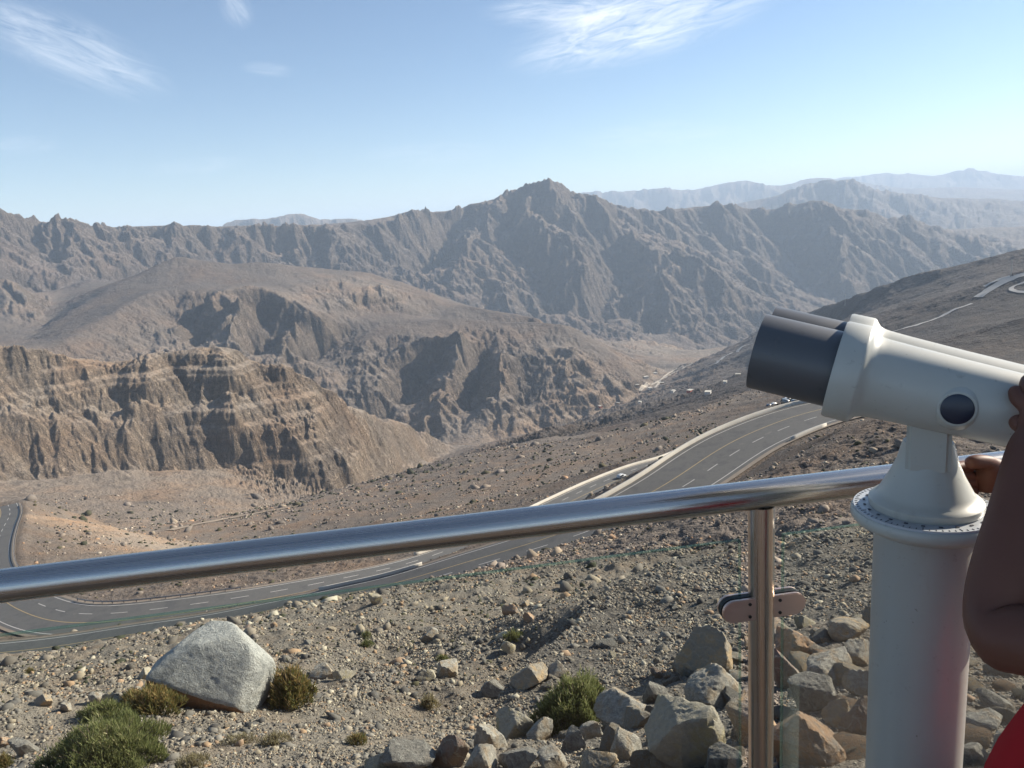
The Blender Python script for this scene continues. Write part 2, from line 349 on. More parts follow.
def build_heights():
    AZ, U = np.meshgrid(AZ_G.astype(np.float64), U_G)
    wob = 0.006
    r = np.exp(U)
    far = sstep(120, 600, r).astype(np.float32)
    wa = AZ + wob * far * fbm(AZ * 22, U * 22, 3, 5); wu = U + wob * far * fbm(AZ * 22, U * 22, 3, 9)
    q, ero, tone, dark = sample_field(wa, wu)
    gq_u = np.gradient(q, axis=0) / np.gradient(U_G)[:, None]
    gq_a = np.gradient(q, axis=1) / (AZ_G[1] - AZ_G[0])
    gx = gq_a.astype(np.float32); gy = (gq_u + q).astype(np.float32)
    # smooth the slope a little so the stripes stay straight
    for k in range(3):
        for ax in (0, 1):
            gx = (np.roll(gx, 1, ax) + gx + np.roll(gx, -1, ax)) / 3; gy = (np.roll(gy, 1, ax) + gy + np.roll(gy, -1, ax)) / 3
    Q = q.copy()
    amp_far = sstep(150, 900, r).astype(np.float32) * ero
    j0 = int(np.searchsorted(np.exp(U_G), 170))
    A_, U_, gx_, gy_ = AZ[j0:], U[j0:], gx[j0:], gy[j0:]; af = amp_far[j0:]; dQ = 0
    freq = 15.0
    a = 0.135
    for o in range(6):
        sl = np.sqrt(gx_ * gx_ + gy_ * gy_)
        st = sstep(.08, .5, sl) * (af if o < 3 else np.sqrt(af))
        c, ex, ey = erosion(A_, U_, gx_, gy_, freq, 100 + o * 7)
        A = a / freq * (1 + .28 * sstep(3300, 4300, np.exp(U_)).astype(np.float32)) * (.85, 1.0, 1.1, 1.1, 1.15, 1.15)[o]
        shp = np.arcsin(np.clip(c, -1, 1)) / 1.2 - (0.30 * np.abs(c) if o < 4 else 0)
        dQ = dQ + (A * st * shp).astype(np.float32)
        gx_ = gx_ + A * freq * st * ex * .9; gy_ = gy_ + A * freq * st * ey * .9
        freq *= 1.97; a *= 1.07
    Q[j0:] += dQ; gx = gx.copy(); gy = gy.copy(); gx[j0:] = gx_; gy[j0:] = gy_
    # irregular relief everywhere
    f = fbm(AZ * 40, U * 40, 6, 40, .52)
    Q += (0.0016 * (0.25 + ero + .55 * sstep(380, 600, r) * (1 - sstep(1000, 1400, r))) * f * sstep(60, 400, r)).astype(np.float32)
    fr = fbm(AZ * 90, U * 90, 5, 60, .55, ridged=True)
    Q += (0.0011 * ero * fr * sstep(300, 900, r)).astype(np.float32)
    Z = Q * r
    X = r * np.sin(AZ); Y = r * np.cos(AZ)
    # beds of rock: ledges on the steep faces
    slope = np.sqrt(gx * gx + gy * gy)
    for lam, am in ((58., .14), (21., .20), (9., .26)):
        zz = Z + 22 * fbm(X / 900., Y / 900., 3, 81) + .06 * X - .04 * Y
        ph = zz / lam
        fr_ = ph - np.floor(ph)
        saw = sstep(0.0, .32, fr_) - fr_
        Z = Z + lam * am * saw * sstep(.35, .9, slope) * sstep(0, .45, ero) * sstep(700, 1000, r) * sstep(0.2, .6, .5 + fbm(X / 500., Y / 500., 2, 91))
    # near ground, in metres
    near = 1 - sstep(200, 500, r)
    Z += near * (sstep(20, 120, r) * 1.1 * fbm(X / 22., Y / 22., 4, 120) + .62 * sstep(7, 25, r) * fbm(X / 5., Y / 5., 5, 130, .6)
                 + .10 * sstep(3, 8, r) * fbm(X / .9, Y / .9, 4, 140, .55) + .62 * sstep(20, 60, r) * fbm(X / 3.1, Y / 3.1, 4, 150, .6))
    # gravel mound: a sharp lip with the ground a metre lower on its far left side
    lip = []
    for (px, py, rr) in ((700, 576, 24.5), (650, 588, 22), (610, 599, 20), (580, 612, 18.3), (580, 631, 16.2), (553, 651, 14.0), (520, 677, 12.1), (500, 700, 11.0), (488, 722, 10.2)):
        a_, q_ = azq(px, py); lip.append((rr * math.sin(a_), rr * math.cos(a_)))
    lip = np.array(lip); j1 = int(np.searchsorted(np.exp(U_G), 38)); j0 = int(np.searchsorted(np.exp(U_G), 7))
    xs = X[j0:j1] + .18 * fbm(X[j0:j1] / .8, Y[j0:j1] / .8, 3, 171); ys = Y[j0:j1] + .18 * fbm(X[j0:j1] / .8, Y[j0:j1] / .8, 3, 177)
    best = np.full(xs.shape, 1e9); sg = np.zeros(xs.shape); al = np.zeros(xs.shape)
    for k in range(len(lip) - 1):
        ax, ay = lip[k]; ex, ey = lip[k + 1] - lip[k]; L2 = ex * ex + ey * ey
        t = np.clip(((xs - ax) * ex + (ys - ay) * ey) / L2, 0, 1)
        d = np.hypot(xs - ax - t * ex, ys - ay - t * ey); b = d < best
        best[b] = d[b]; sg[b] = np.sign((ys - ay) * ex - (xs - ax) * ey)[b]; al[b] = (k + t)[b]
    amp = (.25 + .75 * sstep(0, 1.2, al)) * (1 - sstep(6.5, 8, al)) * 3.3 * (1 - sstep(24, 37, r[j0:j1]))
    side = sg < 0
    Z[j0:j1] += np.where(side, -amp * sstep(0, .35, best) * np.exp(-np.maximum(best - .6, 0) / 8.5) + .0, amp * .08 * np.exp(-best / 1.6)) + np.where(side, amp * .08 * np.exp(-best / .3), 0)
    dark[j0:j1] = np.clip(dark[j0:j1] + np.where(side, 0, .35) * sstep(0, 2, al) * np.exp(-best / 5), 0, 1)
    Z = Z + EYE
    return X, Y, Z, tone, dark, ero


TX, TY, TZ, T_TONE, T_DARK, T_ERO = build_heights()

# ------------------------------------------------------------------ helpers
def tag(o, label=None, cat=None, group=None, kind=None):
    if label: o['label'] = label
    if cat: o['category'] = cat
    if group: o['group'] = group
    if kind: o['kind'] = kind
    return o


def link(name, me, mat=None, parent=None, smooth=False):
    if mat is not None:
        me.materials.clear(); me.materials.append(mat)
    if smooth:
        me.polygons.foreach_set('use_smooth', np.ones(len(me.polygons), dtype=bool))
    o = bpy.data.objects.new(name, me)
    COL.objects.link(o)
    if parent is not None: o.parent = parent
    return o


def mesh_np(name, V, Fq):
    """mesh from numpy arrays: V (n,3), Fq (m,3 or 4)"""
    me = bpy.data.meshes.new(name)
    V = np.asarray(V, dtype=np.float32); Fq = np.asarray(Fq, dtype=np.int32)
    me.vertices.add(len(V)); me.vertices.foreach_set('co', V.ravel())
    k = Fq.shape[1]
    me.loops.add(Fq.size); me.loops.foreach_set('vertex_index', Fq.ravel())
    me.polygons.add(len(Fq)); me.polygons.foreach_set('loop_start', np.arange(len(Fq), dtype=np.int32) * k)
    me.update(calc_edges=True)
    return me


def bm_obj(name, bm, mat, parent=None, smooth=False):
    me = bpy.data.meshes.new(name)
    bm.normal_update(); bm.to_mesh(me); bm.free()
    return link(name, me, mat, parent, smooth)


def empty(name, loc, rz=0.0):
    o = bpy.data.objects.new(name, None); COL.objects.link(o)
    o.location = loc; o.rotation_euler = (0, 0, rz); o.empty_display_size = .1
    return o


# ------------------------------------------------------------------ materials
class NT:
    def __init__(self, name):
        self.m = bpy.data.materials.new(name); self.m.use_nodes = True
        self.t = self.m.node_tree; self.t.nodes.clear()
        self.out = self.t.nodes.new('ShaderNodeOutputMaterial')
        self.b = self.t.nodes.new('ShaderNodeBsdfPrincipled')
        self.t.links.new(self.b.outputs[0], self.out.inputs[0])
    def n(self, typ, **kw):
        nd = self.t.nodes.new(typ)
        for k, v in kw.items():
            if k.startswith('i_'): nd.inputs[k[2:].replace('_', ' ')].default_value = v
            else: setattr(nd, k, v)
        return nd
    def l(self, a, b): self.t.links.new(a, b)
    def coords(self, which='Object'):
        if which == 'world':
            return self.n('ShaderNodeNewGeometry').outputs['Position']
        return self.n('ShaderNodeTexCoord').outputs[which]
    def noise(self, vec, scale, detail=4, rough=.55, dist=0, out='Fac'):
        nd = self.n('ShaderNodeTexNoise'); nd.inputs['Scale'].default_value = scale
        nd.inputs['Detail'].default_value = detail; nd.inputs['Roughness'].default_value = rough; nd.inputs['Distortion'].default_value = dist
        if vec is not None: self.l(vec, nd.inputs['Vector'])
        return nd.outputs[out]
    def mapping(self, vec, scale=(1, 1, 1), rot=(0, 0, 0), loc=(0, 0, 0)):
        nd = self.n('ShaderNodeMapping'); nd.inputs['Scale'].default_value = scale; nd.inputs['Rotation'].default_value = rot; nd.inputs['Location'].default_value = loc
        self.l(vec, nd.inputs['Vector']); return nd.outputs[0]
    def ramp(self, fac, stops, interp='LINEAR'):
        nd = self.n('ShaderNodeValToRGB'); cr = nd.color_ramp; cr.interpolation = interp
        while len(cr.elements) < len(stops): cr.elements.new(0.5)
        for e, (p, c) in zip(cr.elements, stops):
            e.position = p; e.color = (c[0], c[1], c[2], 1) if isinstance(c, (tuple, list)) else (c, c, c, 1)
        self.l(fac, nd.inputs[0]); return nd.outputs[0]
    def mix(self, fac, a, b, blend='MIX'):
        nd = self.n('ShaderNodeMix', data_type='RGBA', blend_type=blend)
        for s, v in ((nd.inputs[0], fac), (nd.inputs[6], a), (nd.inputs[7], b)):
            if isinstance(v, (int, float)): s.default_value = v
            elif isinstance(v, (tuple, list)): s.default_value = (v[0], v[1], v[2], 1)
            else: self.l(v, s)
        return nd.outputs[2]
    def math(self, op, a, b=None, clamp=False):
        nd = self.n('ShaderNodeMath', operation=op, use_clamp=clamp)
        for s, v in ((nd.inputs[0], a), (nd.inputs[1], b)):
            if v is None: continue
            if isinstance(v, (int, float)): s.default_value = v
            else: self.l(v, s)
        return nd.outputs[0]
    def rng(self, v, a, b, c=0.0, d=1.0):
        nd = self.n('ShaderNodeMapRange'); nd.inputs[1].default_value = a; nd.inputs[2].default_value = b
        nd.inputs[3].default_value = c; nd.inputs[4].default_value = d; self.l(v, nd.inputs[0]); return nd.outputs[0]
    def bump(self, h, strength=.5, dist=.1, normal=None):
        nd = self.n('ShaderNodeBump'); nd.inputs['Strength'].default_value = strength; nd.inputs['Distance'].default_value = dist
        self.l(h, nd.inputs['Height'])
        if normal is not None: self.l(normal, nd.inputs['Normal'])
        return nd.outputs[0]
    def set(self, col=None, rough=None, metal=None, normal=None, spec=None):
        b = self.b
        for key, v in (('Base Color', col), ('Roughness', rough), ('Metallic', metal), ('Normal', normal), ('Specular IOR Level', spec)):
            if v is None: continue
            if isinstance(v, (int, float)): b.inputs[key].default_value = v
            elif isinstance(v, (tuple, list)): b.inputs[key].default_value = (v[0], v[1], v[2], 1)
            else: self.l(v, b.inputs[key])
        return self.m


def simple_mat(name, col, rough=.6, metal=0, var=.12, scale=6, bump=.0, spec=.4):
    t = NT(name); v = t.coords('Object')
    nz = t.noise(v, scale, 5)
    c = t.mix(nz, tuple(x * (1 - var) for x in col), tuple(min(1, x * (1 + var)) for x in col))
    nrm = t.bump(t.noise(v, scale * 4, 5), bump, .01) if bump else None
    return t.set(c, rough, metal, nrm, spec)


def terrain_mat(name, feat, near=False):
    """feat = size in metres of the smallest shapes the rock shows here"""
    t = NT(name); P = t.coords('world')
    geo = t.n('ShaderNodeNewGeometry')
    sep = t.n('ShaderNodeSeparateXYZ'); t.l(geo.outputs['Normal'], sep.inputs[0])
    attr = t.n('ShaderNodeAttribute', attribute_name='land'); sc = t.n('ShaderNodeSeparateColor'); t.l(attr.outputs['Color'], sc.inputs[0])
    tone, dark, ero = sc.outputs[0], sc.outputs[1], sc.outputs[2]
    n1 = t.noise(P, .9 / (feat * 14), 6, .6); n2 = t.noise(P, 1 / (feat * 2.2), 6, .65)
    n3 = t.noise(P, 1 / (feat * .6), 4, .7)
    # level ground: stony soil
    soil = t.ramp(n2, [(.3, (.155, .128, .104)), (.5, (.215, .176, .140)), (.68, (.280, .230, .180))])
    soil = t.mix(t.rng(n1, .45, .62), soil, (.250, .170, .112))
    # rock faces: layered beds
    ps = t.mapping(P, (.18 / feat * .12, .18 / feat * .12, 1 / (feat * 3.0)), rot=(.06, .05, 0))
    beds = t.noise(ps, 1.0, 7, .7, .3)
    rock = t.ramp(beds, [(.30, (.110, .092, .080)), (.40, (.290, .235, .180)), (.46, (.160, .132, .110)), (.54, (.340, .275, .205)), (.60, (.200, .165, .135)), (.68, (.410, .330, .240)), (.78, (.200, .165, .132))])
    rock = t.mix(t.rng(n2, .35, .7), rock, t.mix(.5, rock, (.40, .27, .16)))
    if feat > 3: soil = t.mix(t.rng(beds, .50, .60, 0, .42), soil, (.120, .098, .082)); soil = t.mix(t.rng(beds, .44, .38, 0, .30), soil, (.31, .25, .19))
    face = t.rng(sep.outputs[2], .88, .66)
    face = t.math('MULTIPLY', face, t.rng(ero, .2, .5), True)
    c = t.mix(face, soil, rock)
    tn = t.math('ADD', tone, t.rng(n1, .3, .7, -.18, .18), True)
    c = t.mix(t.rng(tn, .0, 1.0), t.mix(.6, c, (.150, .125, .110)), t.mix(.5, c, t.mix(t.rng(n1, .42, .66), (.46, .385, .30), (.45, .31, .20))))
    n5 = t.noise(P, 1 / (feat * 5.5), 5, .75, .6)
    c = t.mix(t.rng(n5, .54, .66, 0, .6), c, t.mix(.75, c, (.075, .066, .055)))
    c = t.mix(t.rng(n5, .42, .30, 0, .35), c, (.34, .27, .20))
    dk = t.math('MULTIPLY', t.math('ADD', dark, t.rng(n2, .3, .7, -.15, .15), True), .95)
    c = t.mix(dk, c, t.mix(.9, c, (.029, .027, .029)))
    c = t.mix(t.rng(n3, .35, .7, .0, .42), c, t.mix(.5, c, (.07, .06, .05)))
    if feat > 20: c = t.mix(.28, c, (.150, .118, .104))
    elif feat > 10: c = t.mix(.2, c, (.13, .105, .09))
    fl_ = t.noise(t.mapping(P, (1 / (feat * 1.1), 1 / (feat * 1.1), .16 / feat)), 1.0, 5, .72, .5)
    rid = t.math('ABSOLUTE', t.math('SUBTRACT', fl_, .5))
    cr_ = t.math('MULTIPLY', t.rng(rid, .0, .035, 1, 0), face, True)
    c = t.mix(t.math('MULTIPLY', cr_, .55), c, (.085, .070, .060))  # shade of the flute cracks painted into the rock colour
    nb = t.bump(n2, .6, feat * .9)
    nb = t.bump(beds, .7, feat * .9, nb)
    nb = t.bump(t.math('MULTIPLY', t.math('MINIMUM', rid, .12), face), 1.0, feat * 5.0, nb)
    nb = t.bump(n3, .9, feat * .5, nb)
    if near:
        n4 = t.noise(P, 9, 5, .7)
        vor = t.n('ShaderNodeTexVoronoi', feature='F1'); vor.inputs['Scale'].default_value = 14; t.l(P, vor.inputs['Vector'])
        c = t.mix(t.rng(n4, .4, .62, 0, .7), c, t.mix(.5, c, (.10, .085, .07)))
        c = t.mix(t.math('MULTIPLY', t.rng(vor.outputs['Color'], .0, 1), .35), c, (.38, .33, .28))
        nb = t.bump(vor.outputs['Distance'], .5, .04, nb)
        nb = t.bump(n4, .5, .05, nb)
    return t.set(c, .93, 0, nb, .15)


# ------------------------------------------------------------------ roads (centre lines)
def flatten_near_roads():
    r = np.exp(U_G)
    j1 = int(np.searchsorted(r, 420)); j0 = int(np.searchsorted(r, 60))
    for R, ss in ROADS:
        X = TX[j0:j1]; Y = TY[j0:j1]; Z = TZ[j0:j1]
        m = (X > R[:, 0].min() - 60) & (X < R[:, 0].max() + 60) & (Y > R[:, 1].min() - 60) & (Y < R[:, 1].max() + 60)
        ii = np.nonzero(m.ravel())[0]
        xs = X.ravel()[ii].astype(np.float32); ys = Y.ravel()[ii].astype(np.float32)
        P = R[::2]; T = np.gradient(P[:, :2], axis=0); T /= np.hypot(T[:, 0], T[:, 1])[:, None]
        best = np.full(len(ii), 1e9, np.float32); bi = np.zeros(len(ii), int)
        for k in range(len(P)):
            d = (xs - P[k, 0]) ** 2 + (ys - P[k, 1]) ** 2
            b = d < best; best[b] = d[b]; bi[b] = k
        dx = xs - P[bi, 0]; dy = ys - P[bi, 1]
        al = np.clip(bi + (dx * T[bi, 0] + dy * T[bi, 1]) / 4.0, 0, len(P) - 1.001)
        k0 = al.astype(int); fr = al - k0
        C = P[k0] * (1 - fr[:, None]) + P[k0 + 1] * fr[:, None]
        d = np.hypot(xs - C[:, 0], ys - C[:, 1]); hw = C[:, 3] / 2; rz = C[:, 2] - .30
        zf = Z.ravel().copy(); zt = zf[ii]
        span = np.clip(np.abs(zt - rz) * 1.7, 4, 45)
        t = sstep(0, 1, (d - hw - 1.4) / span)
        zf[ii] = rz * (1 - t) + zt * t
        TZ[j0:j1] = zf.reshape(Z.shape)


flatten_near_roads()


def ground_z(x, y):
    """height of the built land at x,y"""
    r = math.hypot(x, y); a = math.atan2(x, y); u = math.log(max(r, 2.41))
    j = int(np.searchsorted(U_G, u)) - 1; j = max(0, min(N_U - 2, j))
    fi = (a - AZ_G[0]) / (AZ_G[1] - AZ_G[0]); i = int(max(0, min(N_AZ - 2, math.floor(fi)))); fx = min(1, max(0, fi - i))
    fy = (u - U_G[j]) / (U_G[j + 1] - U_G[j])
    z = (TZ[j, i] * (1 - fx) + TZ[j, i + 1] * fx) * (1 - fy) + (TZ[j + 1, i] * (1 - fx) + TZ[j + 1, i + 1] * fx) * fy
    return float(z)


def hit_ground(px, py, rmin=3.0, rmax=30000.0):
    """first point of the land along the ray of a pixel"""
    a, q = azq(px, py)
    fi = (a - AZ_G[0]) / (AZ_G[1] - AZ_G[0]); i = int(max(0, min(N_AZ - 1, round(fi))))
    r = np.exp(U_G)
    ok = (TZ[:, i] >= EYE + q * r) & (r > rmin) & (r < rmax)
    k = int(np.argmax(ok)) if ok.any() else N_U - 1
    if k > 0:
        d0 = (EYE + q * r[k - 1]) - TZ[k - 1, i]; d1 = (EYE + q * r[k]) - TZ[k, i]
        t = d0 / (d0 - d1) if (d0 - d1) > 1e-9 else 1.0
        rr = r[k - 1] + (r[k] - r[k - 1]) * max(0, min(1, t))
    else: rr = r[k]
    return Vector((rr * math.sin(a), rr * math.cos(a), EYE + q * rr))


# ------------------------------------------------------------------ land meshes
def build_land():
    r = np.exp(U_G)
    cuts = [0, 60, 640, 1500, 3750, 9300, 1e9]
    names = ['ground', 'valley_ground', 'hills', 'hills', 'mountains', 'mountains']
    labels = ['stony slope below the terrace railing', 'rocky slopes around the two roads', 'layered tan cliff and dry riverbed', 'flat-topped brown hill above the canyon', 'main mountain ridge with its pointed summit', 'pale blue ranges on the horizon']
    feats = [.25, 1.6, 6, 12, 24, 60]
    j = [int(np.searchsorted(r, c)) for c in cuts]; j[-1] = N_U - 1
    for k in range(6):
        a, b = j[k], j[k + 1]
        if k == 5: b = N_U - 1
        nr = b - a + 1
        V = np.stack([TX[a:b + 1], TY[a:b + 1], TZ[a:b + 1]], -1).reshape(-1, 3)
        idx = np.arange(nr * N_AZ).reshape(nr, N_AZ)
        F4 = np.stack([idx[:-1, :-1], idx[:-1, 1:], idx[1:, 1:], idx[1:, :-1]], -1).reshape(-1, 4)[:, ::-1]
        me = mesh_np(names[k], V, F4)
        at = me.color_attributes.new('land', 'FLOAT_COLOR', 'POINT')
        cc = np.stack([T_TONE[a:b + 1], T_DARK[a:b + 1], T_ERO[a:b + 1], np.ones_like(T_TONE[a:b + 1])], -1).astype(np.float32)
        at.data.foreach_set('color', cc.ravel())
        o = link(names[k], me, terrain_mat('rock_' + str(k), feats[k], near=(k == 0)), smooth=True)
        if o.data.polygons[0].normal.z < 0:
            me.flip_normals()
        tag(o, labels[k], kind='structure')


build_land()

# ------------------------------------------------------------------ sky, sun, haze
SUN_AZ = math.radians(66); SUN_EL = math.radians(27)      # azimuth measured from +Y towards +X
w = bpy.data.worlds.new('World'); SC.world = w; w.use_nodes = True
t = w.node_tree; t.nodes.clear()
o_ = t.nodes.new('ShaderNodeOutputWorld'); bg = t.nodes.new('ShaderNodeBackground'); t.links.new(bg.outputs[0], o_.inputs[0])
sky = t.nodes.new('ShaderNodeTexSky'); sky.sky_type = 'NISHITA'; sky.sun_disc = False
sky.sun_elevation = SUN_EL; sky.sun_rotation = SUN_AZ; sky.altitude = 1300; sky.air_density = 1.0; sky.dust_density = .25; sky.ozone_density = 2.0
bg.inputs[1].default_value = .069
tc = t.nodes.new('ShaderNodeTexCoord')
def wn(typ, **kw):
    nd = t.nodes.new(typ)
    for k, v in kw.items(): setattr(nd, k, v)
    return nd
def wmath(op, a, b=None):
    nd = wn('ShaderNodeMath', operation=op)
    for s, v in ((nd.inputs[0], a), (nd.inputs[1], b)):
        if v is None: continue
        if isinstance(v, (int, float)): s.default_value = v
        else: t.links.new(v, s)
    return nd.outputs[0]
def cloud(px0, py0, px1, py1, half, seed, dens):
    """a wisp of cirrus: a soft streak between two sky directions"""
    A = ray(px0, py0).normalized(); B = ray(px1, py1).normalized()
    mid = ((A + B) / 2).normalized(); ax = (B - A).normalized(); ay = mid.cross(ax).normalized(); ln = (B - A).length / 2
    def dot(v):
        nd = wn('ShaderNodeVectorMath', operation='DOT_PRODUCT'); t.links.new(tc.outputs['Generated'], nd.inputs[0]); nd.inputs[1].default_value = v
        return nd.outputs['Value']
    u = wmath('DIVIDE', wmath('SUBTRACT', dot(ax), ax.dot(mid)), ln); v = wmath('DIVIDE', wmath('SUBTRACT', dot(ay), ay.dot(mid)), half)
    cmb = wn('ShaderNodeCombineXYZ'); t.links.new(wmath('MULTIPLY', u, 1.6 * ln / .2), cmb.inputs[0]); t.links.new(wmath('MULTIPLY', v, 2.4 * half / .06), cmb.inputs[1]); cmb.inputs[2].default_value = seed
    nz = wn('ShaderNodeTexNoise'); nz.inputs['Scale'].default_value = 2.2; nz.inputs['Detail'].default_value = 9; nz.inputs['Roughness'].default_value = .62; nz.inputs['Distortion'].default_value = 1.1
    t.links.new(cmb.outputs[0], nz.inputs['Vector'])
    d = wmath('ADD', wmath('MULTIPLY', u, u), wmath('MULTIPLY', v, v))
    m = wmath('SUBTRACT', 1, d); m = wmath('MAXIMUM', m, 0); m = wmath('MULTIPLY', m, m); m = wmath('MINIMUM', wmath('MULTIPLY', m, 1.5), 1)
    n = wn('ShaderNodeMapRange'); n.inputs[1].default_value = .32; n.inputs[2].default_value = 1.05; t.links.new(nz.outputs['Fac'], n.inputs[0])
    return wmath('MULTIPLY', wmath('MULTIPLY', m, n.outputs[0]), dens)
CLOUDS = [(-60, -5, 185, 96, .040, 1.3, .85), (492, 66, 810, -28, .050, 4.1, 1.5), (470, 14, 660, 8, .022, 6.2, 1.0), (222, -12, 250, 30, .02, 8.8, .7), (235, 66, 300, 72, .010, 9.7, .45), (340, 158, 520, 150, .018, 3.3, .25), (560, 140, 760, 128, .02, 5.9, .3), (130, 172, 260, 160, .012, 7.7, .25), (-30, 148, 70, 143, .012, 12.7, .35)]
tot = None
for c in CLOUDS:
    v = cloud(*c); tot = v if tot is None else wmath('ADD', tot, v)
tot = wmath('MINIMUM', tot, .85)
mx = wn('ShaderNodeMix', data_type='RGBA'); t.links.new(tot, mx.inputs[0]); t.links.new(sky.outputs[0], mx.inputs[6]); mx.inputs[7].default_value = (8.2, 8.6, 9.2, 1)
t.links.new(mx.outputs[2], bg.inputs[0])

sun = bpy.data.lights.new('sun', 'SUN'); sun.energy = 5.0; sun.angle = math.radians(.53); sun.color = (1, .91, .77)
so = bpy.data.objects.new('sun', sun); COL.objects.link(so)
sd = Vector((math.sin(SUN_AZ) * math.cos(SUN_EL), math.cos(SUN_AZ) * math.cos(SUN_EL), math.sin(SUN_EL)))
so.rotation_euler = sd.to_track_quat('Z', 'Y').to_euler(); so.location = (50, 30, 80)

zmin = float(TZ.min()); zmax = float(TZ.max())
hz = bmesh.new(); bmesh.ops.create_cube(hz, size=1)
for v in hz.verts:
    v.co = Vector((v.co.x * 72000, v.co.y * 72000, (zmin - 30) if v.co.z < 0 else max(zmax + 60, 300)))
hm = bpy.data.materials.new('haze_air'); hm.use_nodes = True; ht = hm.node_tree; ht.nodes.clear()
ho = ht.nodes.new('ShaderNodeOutputMaterial'); pv = ht.nodes.new('ShaderNodeVolumePrincipled'); ht.links.new(pv.outputs[0], ho.inputs['Volume'])
pv.inputs['Color'].default_value = (.63, .79, 1.0, 1); pv.inputs['Density'].default_value = 5.5e-5; pv.inputs['Anisotropy'].default_value = .05
haze = bm_obj('haze', hz, hm); tag(haze, 'pale blue haze filling the valleys', kind='stuff')

# ------------------------------------------------------------------ camera, render settings
cam = bpy.data.cameras.new('camera'); co = bpy.data.objects.new('camera', cam); COL.objects.link(co)
cam.sensor_width = 36; cam.lens = 36 * F_PX / W_PX; cam.clip_start = .02; cam.clip_end = 90000
co.matrix_world = Matrix.Translation((0, 0, EYE)) @ CAM_ROT.to_4x4()
SC.camera = co
SC.view_settings.view_transform = 'Standard'; SC.view_settings.look = 'None'; SC.view_settings.gamma = 1; SC.view_settings.exposure = 1.06
try: SC.view_settings.use_curve_mapping = False
except Exception: pass
SC.render.engine = 'CYCLES'
cy = SC.cycles
cy.use_denoising = True; cy.max_bounces = 6; cy.volume_bounces = 1; cy.diffuse_bounces = 3; cy.glossy_bounces = 3; cy.transparent_max_bounces = 8; cy.transmission_bounces = 4
cy.use_adaptive_sampling = True; cy.adaptive_threshold = .02

# ------------------------------------------------------------------ roads, walls, vehicles
def asphalt_mat():
    t = NT('asphalt'); P = t.coords('world')
    n = t.noise(P, .25, 5, .6); n2 = t.noise(P, 3, 4)
    c = t.ramp(n, [(.35, (.066, .067, .068)), (.52, (.092, .091, .088)), (.62, (.080, .080, .078)), (.7, (.118, .113, .105))])
    c = t.mix(t.rng(n2, .4, .7, 0, .4), c, (.13, .123, .11))
    return t.set(c, .8, 0, t.bump(n2, .2, .02), .3)
M_ASPH = asphalt_mat()
M_SHOUL = simple_mat('shoulder_gravel', (.20, .165, .13), .95, 0, .25, .6)
M_WHITE = simple_mat('white_road_paint', (.40, .385, .36), .7, 0, .2, .8)
M_YELL = simple_mat('yellow_road_paint', (.31, .235, .12), .7, 0, .2, .8)
M_CONC = simple_mat('pale_concrete', (.46, .43, .37), .85, 0, .18, .35)
M_STEEL = simple_mat('galvanised_steel', (.30, .30, .31), .5, .6, .15, 2)
M_DARKPOST = simple_mat('dark_post', (.05, .05, .055), .6)


def frame_at(R):
    T = np.gradient(R[:, :2], axis=0); T /= np.hypot(T[:, 0], T[:, 1])[:, None]
    return T, np.stack([T[:, 1], -T[:, 0]], 1)          # travel direction, right-hand side


def ribbon(name, R, off0, off1, dz, mat, parent=None, i0=0, i1=None, rel=True):
    R_ = R[i0:i1]; T, N = frame_at(R_)
    wd = R_[:, 3:4] if rel else np.ones((len(R_), 1))
    a = R_[:, :2] + N * wd * off0; b = R_[:, :2] + N * wd * off1
    z = R_[:, 2:3] + dz
    V = np.concatenate([np.hstack([a, z]), np.hstack([b, z])]); n = len(R_)
    F = np.array([[i, i + 1, n + i + 1, n + i] for i in range(n - 1)])
    me = mesh_np(name, V, F)
    if me.polygons[0].normal.z < 0: me.flip_normals()
    return link(name, me, mat, parent)


def lines_on_road(name, R, segs, mat, parent, dz=.03):
    """segs: (offset share, half width m, dash on, dash off) merged into one painted sheet"""
    T, N = frame_at(R); V = []; F = []
    s = np.arange(len(R)) * 2.0
    for (off, hw, on, offd) in segs:
        st = 0.0
        while st < s[-1] - 3:
            en = min(s[-1], st + (on if on else s[-1]))
            pts = np.arange(st, en + .01, 2.0) if on == 0 else np.linspace(st, en, 4)
            for k, q in enumerate(pts):
                x, y, z, wd = (np.interp(q, s, R[:, j]) for j in range(4))
                nx = np.interp(q, s, N[:, 0]); ny = np.interp(q, s, N[:, 1])
                o = off * wd
                V += [(x + nx * (o - hw), y + ny * (o - hw), z + dz), (x + nx * (o + hw), y + ny * (o + hw), z + dz)]
                if k: m = len(V); F.append((m - 4, m - 3, m - 1, m - 2))
            st = en + (offd if on else 1e9)
    me = mesh_np(name, V, F)
    if me.polygons[0].normal.z < 0: me.flip_normals()
    o = link(name, me, mat, parent); tag(o, kind='structure') if parent is None else None
    return o


